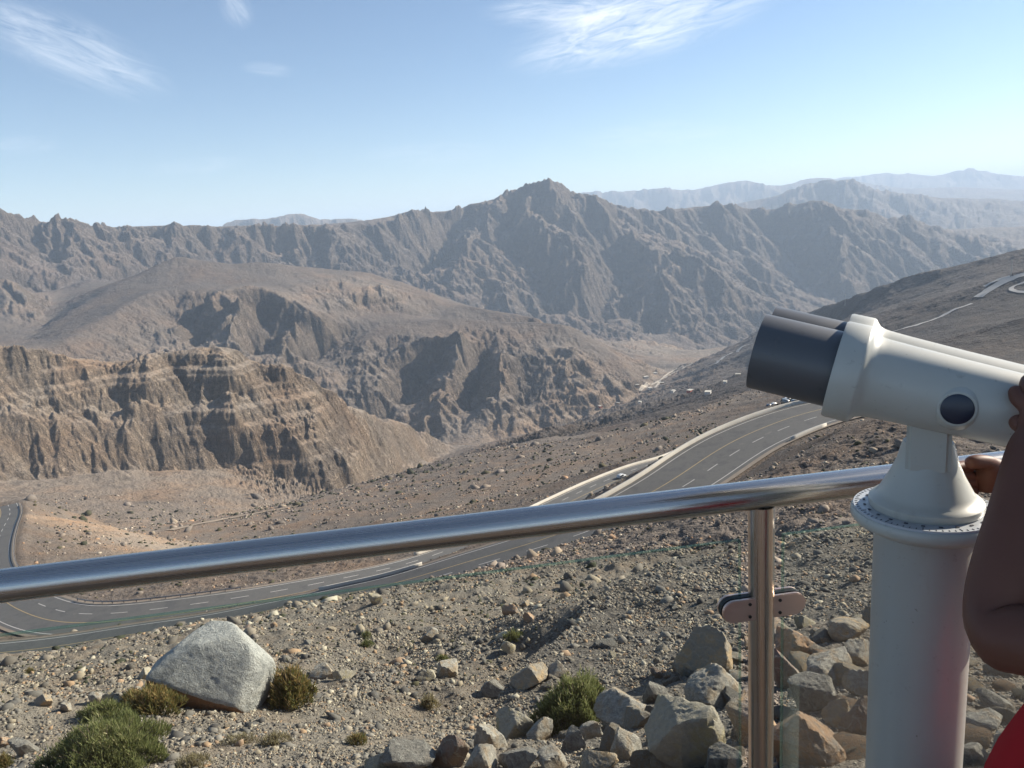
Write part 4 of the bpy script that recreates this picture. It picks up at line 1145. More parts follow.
# many loose stones: the largest are objects, the gravel is one mass
PROTO = []
for k in range(12):
    P, F = rock_shape(300 + k, 3, 9, (1, .8 + .02 * k, .62 + .03 * (k % 4)), .06)
    me = mesh_np('stone', P, F); me.polygons.foreach_set('use_smooth', np.ones(len(me.polygons), dtype=bool)); me.set_sharp_from_angle(angle=math.radians(30))
    me.materials.append(RM[['grey', 'dark', 'tan', 'grey', 'red', 'grey', 'orange', 'pale', 'grey', 'tan', 'dark', 'grey'][k]]); PROTO.append(me)
KN = ['grey', 'dark', 'tan', 'grey', 'red', 'grey', 'orange', 'pale', 'grey', 'tan', 'dark', 'grey']


def inv_px(p):
    d = CR.T @ np.array([p[0], p[1], p[2] - EYE])
    if d[2] > -.1: return (-999, -999, 1)
    return (512 + F_PX * d[0] / -d[2], 384 - F_PX * d[1] / -d[2], -d[2])


rg = np.random.default_rng(21); made = 0; tries = 0
clus = [(a0, u0) for a0, u0 in zip(rg.uniform(-.6, .62, 26), rg.uniform(math.log(8), math.log(60), 26))]
# right-hand rock pile
pile = [azq(x, y)[0] for x, y in ((560, 740), (640, 730), (700, 700), (760, 700), (820, 690), (860, 700), (980, 730), (1010, 740))]
while made < 230 and tries < 6000:
    tries += 1
    if made < 140:
        a = pile[rg.integers(len(pile))] + rg.normal() * .045; u = math.log(rg.uniform(6.2, 13.5)); sz = rg.uniform(.05, .20) * (1 if rg.random() < .85 else 1.4)
    else:
        if rg.random() < .65:
            ca, cu = clus[rg.integers(len(clus))]; a = ca + rg.normal() * .05; u = cu + rg.normal() * .07
        else: a = rg.uniform(-.6, .62); u = rg.uniform(math.log(7.5), math.log(70))
        sz = math.exp(u) * rg.uniform(.0035, .0070)
    r_ = math.exp(u); x = r_ * math.sin(a); y = r_ * math.cos(a); z = ground_z(x, y)
    sx, sy, _ = inv_px((x, y, z))
    if not (-10 < sx < 1040 and 590 < sy < 775): continue
    if 150 < sx < 300 and sy > 640 and made >= 140 and sy < 715: continue
    k = int(rg.integers(12)); o = bpy.data.objects.new('stone', PROTO[k]); COL.objects.link(o)
    o.location = (x, y, z + sz * .2); o.scale = (sz * rg.uniform(.8, 1.2), sz * rg.uniform(.8, 1.2), sz * rg.uniform(.7, 1.1)); o.rotation_euler = (rg.normal() * .35, rg.normal() * .35, rg.uniform(0, 6.28))
    tag(o, 'loose angular stone among many alike on the slope', 'stone', 'loose stones on the slope'); made += 1


def scatter_mesh(name, n, rmin, rmax, smin, smax, mat, seed, label, kind_sub=1, dens=None, rel=False):
    rg = np.random.default_rng(seed)
    a = rg.uniform(-.70, .72, n * 2); u = rg.uniform(math.log(rmin), math.log(rmax), n * 2)
    r = np.exp(u); x = r * np.sin(a); y = r * np.cos(a)
    keep = rg.random(n * 2) < (dens(x, y, a, r) if dens else np.ones(n * 2) * .5)
    x = x[keep][:n]; y = y[keep][:n]; a = a[keep][:n]; u = u[keep][:n]; r = r[keep][:n]; m = len(x)
    fi = np.clip((a - AZ_G[0]) / (AZ_G[1] - AZ_G[0]), 0, N_AZ - 1.01); i = fi.astype(int); fx = fi - i
    fj = np.interp(u, U_G, np.arange(N_U)); j = np.clip(fj.astype(int), 0, N_U - 2); fy = fj - j
    z = (TZ[j, i] * (1 - fx) + TZ[j, i + 1] * fx) * (1 - fy) + (TZ[j + 1, i] * (1 - fx) + TZ[j + 1, i + 1] * fx) * fy
    # keep stones off the roads and thin them on the dark scree
    ok = rg.random(m) > 1.15 * sstep(.35, .7, T_DARK[j, i]) * (r > 45)
    for R in (RA, RB):
        for P in R[::4]:
            ok &= (x - P[0]) ** 2 + (y - P[1]) ** 2 > (P[3] / 2 + 2.5) ** 2
    x, y, z, r = x[ok], y[ok], z[ok], r[ok]; m = len(x)
    s = (rg.pareto(2.2, m) * .35 + 1) * smin; s = np.minimum(s, smax)
    if rel: s = s * r / rmin
    Vs = []; Fs = []; Cs = []; base = 0
    for k in range(6):
        P, F = rock_shape(500 + k, kind_sub, 8, (1, .8, .5 + .06 * k), .0, soft=.01)
        ii = np.nonzero(np.arange(m) % 6 == k)[0]
        th = rg.uniform(0, 6.28, len(ii)); c, sn = np.cos(th), np.sin(th)
        sc = s[ii][:, None] * rg.uniform(.7, 1.25, (len(ii), 3))
        Q = P[None] * sc[:, None, :]
        tl = rg.normal(size=len(ii)) * .3
        X = Q[..., 0] * c[:, None] - Q[..., 1] * sn[:, None]; Y = Q[..., 0] * sn[:, None] + Q[..., 1] * c[:, None]; Z = Q[..., 2] + X * tl[:, None]
        W = np.stack([X + x[ii][:, None], Y + y[ii][:, None], Z + (z[ii] + s[ii] * .12)[:, None]], -1)
        Vs.append(W.reshape(-1, 3)); Fs.append((F[None] + (np.arange(len(ii)) * len(P))[:, None, None] + base).reshape(-1, 3)); base += len(ii) * len(P)
        Cs.append(np.repeat(rg.random(len(ii)), len(P)))
    me = mesh_np(name, np.concatenate(Vs), np.concatenate(Fs))
    at = me.color_attributes.new('tint', 'FLOAT_COLOR', 'POINT'); cc = np.concatenate(Cs); at.data.foreach_set('color', np.column_stack([cc, cc, cc, np.ones_like(cc)]).astype(np.float32).ravel())
    o = link(name, me, mat); tag(o, label, kind='stuff'); return o


def gravel_mat(name, stops):
    t = NT(name); at = t.n('ShaderNodeAttribute', attribute_name='tint'); v = t.coords('world')
    c = t.ramp(at.outputs['Fac'], stops, 'CONSTANT')
    n = t.noise(v, 14, 4); c = t.mix(t.rng(n, .35, .65, .45, 0), c, t.mix(.5, c, (.06, .05, .045)))
    return t.set(c, .92, 0, t.bump(n, .4, .02), .2)
G1 = gravel_mat('gravel_mixed', [(0, (.18, .155, .13)), (.22, (.26, .215, .17)), (.42, (.13, .112, .095)), (.55, (.32, .26, .19)), (.70, (.23, .195, .165)), (.82, (.36, .235, .145)), (.92, (.46, .40, .31))])
G2 = gravel_mat('gravel_grey', [(0, (.15, .135, .12)), (.3, (.21, .185, .16)), (.5, (.105, .095, .088)), (.7, (.27, .235, .20)), (.85, (.35, .29, .225)), (.94, (.36, .24, .16))])


SCRUB = gravel_mat('scrub', [(0, (.045, .048, .028)), (.4, (.065, .062, .035)), (.7, (.10, .088, .05))])


def patchy(sc, th, seed):
    return lambda x, y, a, r: np.clip(.12 + 1.3 * sstep(th, th + .35, fbm(a * sc, np.log(r) * sc, 3, seed)), 0, 1)


scatter_mesh('gravel', 60000, 5, 32, .0080, .032, G1, 41, 'grey and tan gravel covering the near slope', 1, patchy(9, -.12, 3), rel=True)
scatter_mesh('gravel', 20000, 5.5, 28, .015, .055, G2, 42, 'coarser grey gravel on the near slope', 1, patchy(7, .06, 8), rel=True)
scatter_mesh('rubble', 26000, 26, 150, .045, .30, G1, 43, 'rubble strewn over the middle slope', 1, patchy(12, -.1, 5), rel=True)
scatter_mesh('rubble', 16000, 150, 900, .20, 1.1, G1, 44, 'rubble strewn over the far valley', 1, patchy(14, 0.0, 6), rel=True)


scatter_mesh('scrub', 8500, 22, 820, .045, .16, SCRUB, 45, 'low dry scrub dotted over the slopes', 1, patchy(10, .05, 12), rel=True)


# ---- shrubs: many thin leafy shoots fanning out of a root
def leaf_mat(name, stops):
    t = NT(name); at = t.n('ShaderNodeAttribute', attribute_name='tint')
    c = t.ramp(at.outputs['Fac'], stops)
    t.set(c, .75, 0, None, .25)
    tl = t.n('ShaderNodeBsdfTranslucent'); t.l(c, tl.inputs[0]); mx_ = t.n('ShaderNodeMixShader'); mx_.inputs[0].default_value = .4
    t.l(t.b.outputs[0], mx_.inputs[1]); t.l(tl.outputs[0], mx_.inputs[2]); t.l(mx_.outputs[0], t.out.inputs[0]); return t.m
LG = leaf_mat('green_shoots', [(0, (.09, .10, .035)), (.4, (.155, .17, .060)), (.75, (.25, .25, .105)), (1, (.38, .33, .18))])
LO = leaf_mat('orange_green_shoots', [(0, (.09, .10, .035)), (.4, (.18, .17, .06)), (.7, (.34, .22, .09)), (1, (.42, .30, .15))])
LD = leaf_mat('dry_shoots', [(0, (.16, .13, .07)), (.5, (.28, .23, .13)), (1, (.38, .32, .20))])
M_STEM = simple_mat('woody_stem', (.12, .09, .06), .9)


def shrub(px, py, w, h, n, mat, label, seed, name='shrub', blade=.11, group='shrubs on the slope', cat='shrub', wid=.010, flat=1.0):
    g = hit_ground(px, py + h * .42, 4, 400); s = px_size(g); R = w * s / 2; Hh = h * s
    root = empty(name, (g.x, g.y, g.z - .03)); tag(root, label, cat, group)
    rg = np.random.default_rng(seed)
    th = rg.uniform(0, 6.28, n); rr = np.sqrt(rg.random(n)) ; lump = .78 + .26 * np.sin(th * 3 + seed) * np.cos(th * 5 + 1.3 * seed) + .10 * np.sin(th * 11 + seed)
    cx = rr * np.cos(th) * R * lump; cy = rr * np.sin(th) * R * .8 * lump
    top = Hh * np.sqrt(np.clip(1 - (rr * .98) ** 2, 0, 1)) * (.72 + .55 * fbm(cx / R * 3.5, cy / R * 3.5, 4, seed) + .12 * rg.normal(size=n))
    gz = np.array([ground_z(g.x + a, g.y + b) for a, b in zip(cx[::40], cy[::40])]).mean() - g.z
    cz = top * rg.uniform(.35, 1.0, n) ** .6
    d = np.stack([cx / R * .8 + rg.normal(size=n) * .5, cy / R * .8 + rg.normal(size=n) * .5, .9 + rg.random(n) * .7], 1); d /= np.linalg.norm(d, axis=1)[:, None]
    L_ = blade * Hh / .5 * rg.uniform(.6, 1.4, n); wd = wid * Hh / .5 * rg.uniform(.7, 1.4, n)
    side = np.cross(d, rg.normal(size=(n, 3))); side /= np.linalg.norm(side, axis=1)[:, None]
    c = np.stack([cx, cy, np.maximum(cz, .02)], 1)
    A = c - side * wd[:, None]; B = c + side * wd[:, None]; M1 = c + d * (L_ * .6)[:, None] + side * (wd * .7)[:, None]; M2 = c + d * (L_ * .6)[:, None] - side * (wd * .7)[:, None]; T = c + d * L_[:, None]
    V = np.stack([A, B, M1, T, M2], 1).reshape(-1, 3); F = np.arange(n * 5).reshape(n, 5)
    me = mesh_np('leaves', V, F)
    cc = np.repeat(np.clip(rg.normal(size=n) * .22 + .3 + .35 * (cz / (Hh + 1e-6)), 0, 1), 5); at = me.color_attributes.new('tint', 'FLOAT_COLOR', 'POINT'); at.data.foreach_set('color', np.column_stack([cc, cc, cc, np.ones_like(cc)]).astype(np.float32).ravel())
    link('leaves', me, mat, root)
    bm = bmesh.new()
    for k in range(46):
        a = rg.uniform(0, 6.28); e = rg.uniform(.15, .75); q = Vector((math.cos(a) * R * e, math.sin(a) * R * .8 * e, Hh * (1.0 - e * e) * rg.uniform(.6, 1.12)))
        m = Matrix.Translation(q / 2) @ q.to_track_quat('Z', 'Y').to_matrix().to_4x4()
        bmesh.ops.create_cone(bm, cap_ends=False, segments=5, radius1=.012 * Hh / .5, radius2=.004 * Hh / .5, depth=q.length, matrix=m)
    bm_obj('stem', bm, M_STEM, root)
    return root


shrub(108, 747, 160, 46, 26000, LG, 'wide low dark green bush at the bottom left', 3, blade=.060, wid=.0042)
shrub(292, 686, 56, 40, 6500, LO, 'green and orange shrub beside the big boulder', 5, blade=.075, wid=.005)
shrub(577, 700, 100, 46, 14000, LG, 'rounded green bush above the rock pile', 8, blade=.065, wid=.0045)
for (px, py, w_, h_, n_, m_, lab, sd_) in (
        (192, 760, 40, 16, 700, LD, 'dry straw-coloured tuft right of the low bush', 11), (357, 738, 22, 14, 700, LO, 'small yellow-green tuft in the gravel', 12), (275, 738, 34, 14, 600, LD, 'dry tuft below the orange shrub', 13),
        (367, 643, 14, 9, 500, LG, 'small green tuft on the middle slope', 14), (443, 658, 14, 9, 500, LG, 'small green tuft above the gully', 15), (514, 635, 22, 11, 700, LG, 'dull green tuft left of the shaded hollow', 16),
        (240, 738, 40, 12, 600, LD, 'thin dry grass below the big boulder', 17), (30, 670, 10, 7, 300, LO, 'yellow-green tuft on the left slope', 18), (150, 700, 70, 22, 4200, LO, 'dull shrub lying in the big boulder shadow', 19),
        (105, 712, 60, 18, 2600, LG, 'sparse shrub at the end of the big boulder shadow', 20), (4, 760, 18, 16, 900, LO, 'yellow-green shrub at the bottom left corner', 21), (367, 634, 12, 8, 300, LG, 'tiny green tuft beside the pale rocks', 22), (430, 702, 22, 16, 500, LD, 'orange-brown dry tuft left of the gully', 23)):
    shrub(px, py, w_, h_, n_, m_, lab, sd_, name='grass_tuft' if n_ < 2000 else 'shrub', cat='grass tuft' if n_ < 2000 else 'shrub', blade=.16, wid=.010)

# ------------------------------------------------------------------ railing
def steel_mat(name, axis, col=(.56, .54, .51), rough=.26):
    t = NT(name); v = t.mapping(t.coords('Object'), axis)
    n = t.noise(v, 1, 3, .6)
    c = t.mix(n, tuple(x * .86 for x in col), col)
    b = t.bump(n, .05, .002)
    return t.set(c, t.rng(n, .3, .7, rough - .06, rough + .08), 1.0, b)
M_RAIL = steel_mat('brushed_steel_rail', (1.5, 240, 240)); M_POST = steel_mat('brushed_steel_post', (600, 600, 3), (.62, .52, .43), .28)
M_CLAMP = steel_mat('satin_steel_clamp', (40, 40, 400), (.74, .54, .46), .42)
M_RUBBER = simple_mat('black_rubber', (.015, .015, .017), .6)
M_SCREW = simple_mat('dark_screw', (.06, .055, .05), .4, .8)
gt = NT('railing_glass'); gt.t.nodes.remove(gt.b)
tr = gt.n('ShaderNodeBsdfTransparent'); tr.inputs[0].default_value = (.93, .965, .955, 1); gl = gt.n('ShaderNodeBsdfGlossy'); gl.inputs['Roughness'].default_value = .01
fr = gt.n('ShaderNodeFresnel'); fr.inputs[0].default_value = 1.45; ms = gt.n('ShaderNodeMixShader')
gt.l(gt.math('MULTIPLY', fr.outputs[0], .4), ms.inputs[0]); gt.l(tr.outputs[0], ms.inputs[1]); gt.l(gl.outputs[0], ms.inputs[2]); gt.l(ms.outputs[0], gt.out.inputs[0])
M_GLASS = gt.m
ge = NT('glass_edge_green'); ge.b.inputs['Transmission Weight'].default_value = .3; ge.set((.10, .20, .165), .15, 0, None, .4); gx_ = ge.n('ShaderNodeMixShader'); gx_.inputs[0].default_value = .75; gy_ = ge.n('ShaderNodeBsdfTransparent'); gy_.inputs[0].default_value = (.62, .80, .74, 1); ge.l(ge.b.outputs[0], gx_.inputs[1]); ge.l(gy_.outputs[0], gx_.inputs[2]); ge.l(gx_.outputs[0], ge.out.inputs[0]); M_GEDGE = ge.m


def tube(bm, a, b, r, seg=40, cap=True):
    a = Vector(a); b = Vector(b); d = b - a
    return bmesh.ops.create_cone(bm, cap_ends=cap, segments=seg, radius1=r, radius2=r, depth=d.length, matrix=Matrix.Translation((a + b) / 2) @ d.to_track_quat('Z', 'Y').to_matrix().to_4x4())


def on_level(px, py, z):
    a, q = azq(px, py); r = (z - EYE) / q
    return Vector((r * math.sin(a), r * math.cos(a), z))


RZ = 1.10
ra, rb = on_level(0, 586, RZ), on_level(840, 484.7, RZ)
rdir = (rb - ra).normalized(); rperp = Vector((-rdir.y, rdir.x, 0))
R_RAD = 17.2 * px_size(ra) * .985
pz = on_level(765.5, 497, RZ)
POST = ra + rdir * (pz - ra).dot(rdir); post_r = .0208
railing = empty('railing', (POST.x, POST.y, 0), math.atan2(rdir.y, rdir.x))
tag(railing, 'round steel handrail on a steel post holding two glass panels', 'railing')
Lm = lambda s, y, z: Vector((s, y, z))                       # local: x along the rail
bm = bmesh.new(); tube(bm, (-3.2, 0, RZ), (3.0, 0, RZ), R_RAD, 64)
bm_obj('handrail', bm, M_RAIL, railing, True).data.set_sharp_from_angle(angle=.9)
for s in (0, -1.9, 1.9):
    bm = bmesh.new(); tube(bm, (s, 0, .0), (s, 0, RZ - R_RAD * .8), post_r, 48)
    p_ = bm_obj('post', bm, M_POST, railing, True); p_.data.set_sharp_from_angle(angle=.9)
    bm = bmesh.new(); bmesh.ops.create_cone(bm, cap_ends=True, segments=32, radius1=.05, radius2=.048, depth=.012, matrix=Matrix.Translation((s, 0, .006)))
    bm_obj('base_flange', bm, M_POST, p_, True).data.set_sharp_from_angle(angle=.9)
GT = 1.027
GLS = []
for (x0, x1) in ((-1.9 + .037, -.037), (.037, 1.9 - .037)):
    bm = bmesh.new(); bmesh.ops.create_cube(bm, size=1, matrix=Matrix.Translation(((x0 + x1) / 2, 0, (GT + .08) / 2)) @ Matrix.Diagonal((x1 - x0, .009, GT - .08, 1)))
    bmesh.ops.bevel(bm, geom=bm.edges[:], offset=.0012, segments=1, affect='EDGES')
    me = bpy.data.meshes.new('glass_panel'); bm.normal_update(); bm.to_mesh(me); bm.free(); me.materials.append(M_GLASS); me.materials.append(M_GEDGE)
    for f in me.polygons: f.material_index = 0 if abs(f.normal.y) > .9 else 1
    g_ = bpy.data.objects.new('glass_panel', me); COL.objects.link(g_); g_.parent = railing


def clamp(side, z):
    """half-round plate clamping the glass: front plate, back plate, rubber, two screws"""
    def plate(y0, y1, grow=0.0):
        bm = bmesh.new(); out = [(post_r * .6, -.0195 - grow), (.053, -.0195 - grow)]
        for k in range(1, 12):
            an = -math.pi / 2 + k * math.pi / 12; out.append((.053 + (.0195 + grow) * math.cos(an), (.0195 + grow) * math.sin(an)))
        out += [(.053, .0195 + grow), (post_r * .6, .0195 + grow)]
        r0 = [bm.verts.new((side * x, y0, z + zz)) for x, zz in out]; r1 = [bm.verts.new((side * x, y1, z + zz)) for x, zz in out]; n = len(out)
        for i in range(n): bm.faces.new((r0[i], r0[(i + 1) % n], r1[(i + 1) % n], r1[i]))
        bm.faces.new(r0[::-1]); bm.faces.new(r1); bmesh.ops.recalc_face_normals(bm, faces=bm.faces)
        bmesh.ops.bevel(bm, geom=[e for e in bm.edges if abs(e.verts[0].co.y - e.verts[1].co.y) < 1e-6], offset=.0012, segments=2, affect='EDGES')
        return bm
    c = bm_obj('clamp', plate(-.0135, -.0065), M_CLAMP, railing)
    bm_obj('back_plate', plate(.0065, .0135), M_CLAMP, c)
    bm_obj('rubber_pad', plate(-.0062, .0062, .0006), M_RUBBER, c)
    for dz in (-.011, .011):
        bm = bmesh.new(); tube(bm, (side * (post_r + .0055), -.0150, z + dz), (side * (post_r + .0055), -.0130, z + dz), .0028, 16); bm_obj('screw', bm, M_SCREW, c)
CZ = EYE + (lambda aq: aq[1])(azq(742, 603)) * math.hypot(POST.x, POST.y)
clamp(-1, CZ); clamp(1, CZ); clamp(-1, .25); clamp(1, .25)

# terrace slab under the feet, its outer edge just past the railing
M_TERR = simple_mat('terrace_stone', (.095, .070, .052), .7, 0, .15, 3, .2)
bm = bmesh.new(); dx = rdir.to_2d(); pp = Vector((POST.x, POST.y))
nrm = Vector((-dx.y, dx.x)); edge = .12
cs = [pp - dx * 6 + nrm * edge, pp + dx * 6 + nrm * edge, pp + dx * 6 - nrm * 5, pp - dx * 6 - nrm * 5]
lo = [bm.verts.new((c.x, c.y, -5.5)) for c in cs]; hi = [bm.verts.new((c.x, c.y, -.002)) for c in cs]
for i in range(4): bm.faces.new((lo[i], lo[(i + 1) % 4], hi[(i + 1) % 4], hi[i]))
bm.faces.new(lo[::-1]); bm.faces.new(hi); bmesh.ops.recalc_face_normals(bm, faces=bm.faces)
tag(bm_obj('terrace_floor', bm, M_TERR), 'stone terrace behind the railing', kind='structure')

# ------------------------------------------------------------------ telescope
def lathe(bm, prof, seg=56, M=None, close=True):
    rings = []
    for (r, z) in prof:
        rings.append([bm.verts.new((M or Matrix()) @ Vector((r * math.cos(2 * math.pi * k / seg), r * math.sin(2 * math.pi * k / seg), z))) for k in range(seg)])
    for i in range(len(prof) - 1):
        for k in range(seg): bm.faces.new((rings[i][k], rings[i][(k + 1) % seg], rings[i + 1][(k + 1) % seg], rings[i + 1][k]))
    if close: bm.faces.new(rings[0][::-1]); bm.faces.new(rings[-1])
    bmesh.ops.recalc_face_normals(bm, faces=bm.faces)


def enamel(name, col, rough=.32, coat=.4):
    t = NT(name); t.b.inputs['Coat Weight'].default_value = coat; t.b.inputs['Coat Roughness'].default_value = .15
    v = t.coords('Object'); n = t.noise(v, 9, 5); n2 = t.noise(v, 60, 4, .7)
    c = t.mix(t.rng(n, .45, .7, 0, .2), col, tuple(x * .86 for x in col))
    c = t.mix(t.rng(n2, .62, .72, 0, .4), c, tuple(x * .5 for x in col))
    sp_ = t.noise(t.mapping(v, (1, 1, .35)), 24, 6, .75); c = t.mix(t.rng(sp_, .60, .74, 0, .30), c, (.20, .16, .12))
    sp2 = t.noise(v, 130, 2, .5); c = t.mix(t.rng(sp2, .74, .78, 0, .6), c, (.09, .075, .06))
    return t.set(c, t.rng(n, .3, .7, rough - .05, rough + .1), 0, t.bump(n2, .03, .001))
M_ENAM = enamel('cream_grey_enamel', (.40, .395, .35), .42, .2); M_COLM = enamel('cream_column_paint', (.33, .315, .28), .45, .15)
M_HOOD = enamel('dark_grey_hood', (.075, .077, .082), .42, .15); M_CAP = enamel('navy_cap', (.012, .018, .035), .4, .2); M_DIAL = enamel('steel_dial', (.40, .42, .44), .35, .2)
M_TICK = simple_mat('dial_ticks', (.05, .05, .06), .6)
M_LENS = simple_mat('lens_glass', (.01, .012, .02), .05, 0, .05, spec=.8)

TD = 1.04                                                   # depth of the column in front of the camera
def at_depth(px, py, d):
    v = CAM_ROT @ Vector(((px - 512) / F_PX * d, (384 - py) / F_PX * d, -d)); return Vector((v.x, v.y, v.z + EYE))
tc_ = at_depth(925, 508, TD); TX0, TY0 = tc_.x, tc_.y
zd = tc_.z                                                  # height of the dial
scope = empty('viewing_telescope', (TX0, TY0, 0)); tag(scope, 'cream coin-type binocular viewer with a dark hood on a round column', 'telescope')
bm = bmesh.new(); cr = .0622
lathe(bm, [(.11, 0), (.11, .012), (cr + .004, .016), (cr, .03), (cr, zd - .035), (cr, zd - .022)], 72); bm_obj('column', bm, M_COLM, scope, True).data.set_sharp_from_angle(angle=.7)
bm = bmesh.new(); lathe(bm, [(cr + .001, zd - .030), (cr + .012, zd - .026), (.088, zd - .018), (.0925, zd - .012), (.0925, zd - .004), (.090, zd - .001)], 72); fl = bm_obj('flange', bm, M_ENAM, scope, True); fl.data.set_sharp_from_angle(angle=.7)
bm = bmesh.new(); lathe(bm, [(.089, zd - .002), (.089, zd + .0025), (.06, zd + .0028)], 72); dial = bm_obj('dial_ring', bm, M_DIAL, scope, True); dial.data.set_sharp_from_angle(angle=.7)
bm = bmesh.new()
for k in range(72):
    a = k * math.tau / 72; ln = .007 if k % 6 == 0 else .0035
    bmesh.ops.create_cube(bm, size=1, matrix=Matrix.Rotation(a, 4, 'Z') @ Matrix.Translation((.087 - ln / 2, 0, zd + .0028)) @ Matrix.Diagonal((ln, .0009, .0006, 1)))
for k in range(24):                                         # small raised figures round the scale
    a = (k + .0) * math.tau / 24
    bmesh.ops.create_cube(bm, size=1, matrix=Matrix.Rotation(a, 4, 'Z') @ Matrix.Translation((.0755, 0, zd + .0034)) @ Matrix.Diagonal((.003, .0045, .0006, 1)))
tk = bm_obj('tick_marks', bm, M_TICK, dial)
bm = bmesh.new(); lathe(bm, [(.068, zd + .002), (.070, zd + .006), (.070, zd + .013), (.0665, zd + .017), (.062, zd + .019), (.057, zd + .026), (.0455, zd + .048), (.037, zd + .068), (.032, zd + .088), (.030, zd + .094)], 72)
nk = bm_obj('swivel_cone', bm, M_ENAM, scope, True); nk.data.set_sharp_from_angle(angle=.6)
bm = bmesh.new()
bmesh.ops.create_cube(bm, size=1, matrix=Matrix.Translation((0, 0, zd + .095)) @ Matrix.Diagonal((.052, .075, .075, 1)))
bmesh.ops.bevel(bm, geom=bm.edges[:], offset=.006, segments=3, affect='EDGES')
OPT_AZ = math.radians(-62); OPT_EL = math.radians(13.0)
Rz = Matrix.Rotation(math.pi / 2 - OPT_AZ, 4, 'Z')
yk = bm_obj('yoke', bm, M_ENAM, scope, True); yk.data.set_sharp_from_angle(angle=.6); yk.rotation_euler = (0, 0, math.pi / 2 - OPT_AZ)

# body in its own frame: +x towards the objective, y across, z up
piv = at_depth(946, 402, TD); BP = Vector((0, 0, piv.z))
BM = Matrix.Translation(BP + Vector((-.008, 0, .034))) @ Rz @ Matrix.Rotation(-OPT_EL, 4, 'Y') @ Matrix.Translation((-.034, 0, 0)) @ Matrix.Diagonal((.92, .95, .95, 1))


def double_ring(r, d, fill, n=72):
    out = []
    for k in range(n):
        th = 2 * math.pi * k / n; c, s = math.cos(th), math.sin(th)
        rho = d * abs(c) + math.sqrt(max(r * r - d * d * s * s, 0)) if r > d * abs(s) else 0
        if abs(s) > 1e-3 and fill * r / abs(s) * abs(c) < d: rho = max(rho, fill * r / abs(s))
        out.append((rho * c, rho * s))
    return out


def loft(bm, secs):
    prev = None; first = None
    for (x, r, d, f) in secs:
        ring = [bm.verts.new((x, y, z)) for (y, z) in double_ring(r, d, f)]
        if prev:
            n = len(ring)
            for k in range(n): bm.faces.new((prev[k], prev[(k + 1) % n], ring[(k + 1) % n], ring[k]))
        else: first = ring
        prev = ring
    bm.faces.new(first); bm.faces.new(prev[::-1]); bmesh.ops.recalc_face_normals(bm, faces=bm.faces)


bm = bmesh.new()
loft(bm, [(-.185, .040, .034, .80), (-.175, .0455, .035, .80), (-.10, .0475, .035, .82), (.0, .0505, .036, .82), (.070, .0535, .036, .82), (.096, .055, .037, .82), (.106, .0560, .038, .84), (.113, .0585, .038, .86), (.118, .0640, .039, .88), (.1205, .0668, .040, .88), (.1235, .0680, .040, .88), (.153, .0680, .040, .88), (.156, .0668, .040, .88), (.1565, .060, .040, .88)])
body = bm_obj('body', bm, M_ENAM, scope, True); body.data.set_sharp_from_angle(angle=.75); body.matrix_local = BM
for s in (-1, 1):
    bm = bmesh.new(); M = Matrix.Translation((.10, s * .0445, 0)) @ Matrix.Rotation(math.pi / 2, 4, 'Y')
    lathe(bm, [(.0505, .03), (.0535, .046), (.0545, .155), (.0545, .165), (.0515, .165), (.051, .06), (.0, .06)], 64, M, close=False)
    h_ = bm_obj('hood', bm, M_HOOD, body, True); h_.data.set_sharp_from_angle(angle=.7)
    bm = bmesh.new(); lathe(bm, [(.0, .072), (.03, .070), (.0505, .066)], 48, M, close=False); bm_obj('objective_lens', bm, M_LENS, body, True)
    bm = bmesh.new(); M2 = Matrix.Translation((-.18, s * .032, .006)) @ Matrix.Rotation(-math.pi / 2, 4, 'Y')
    lathe(bm, [(.026, 0), (.026, .03), (.022, .034), (.022, .05), (.024, .054), (.024, .062), (.015, .062)], 40, M2); bm_obj('eyepiece', bm, M_RUBBER, body, True).data.set_sharp_from_angle(angle=.7)
# side cap in its raised boss, near side and far side
for s in (-1, 1):
    M = Matrix.Translation((-.002, s * .070, -.004)) @ Matrix.Rotation(-s * math.pi / 2, 4, 'X')
    bm = bmesh.new(); lathe(bm, [(.034, -.004), (.031, .006), (.0265, .0125), (.0235, .0165), (.0225, .018), (.0205, .018)], 48, M); bo = bm_obj('boss', bm, M_ENAM, body, True)
    bm = bmesh.new(); lathe(bm, [(.0195, .014), (.0195, .0195), (.0175, .021)], 48, M); bm_obj('cap', bm, M_CAP, bo, True).data.set_sharp_from_angle(angle=.7)
bm = bmesh.new(); bmesh.ops.create_cube(bm, size=1, matrix=Matrix.Translation((-.155, -.02, .048)) @ Matrix.Rotation(.1, 4, 'Y') @ Matrix.Diagonal((.07, .05, .016, 1)))
bmesh.ops.bevel(bm, geom=bm.edges[:], offset=.005, segments=3, affect='EDGES'); bm_obj('eyepiece_cover', bm, M_ENAM, body, True)

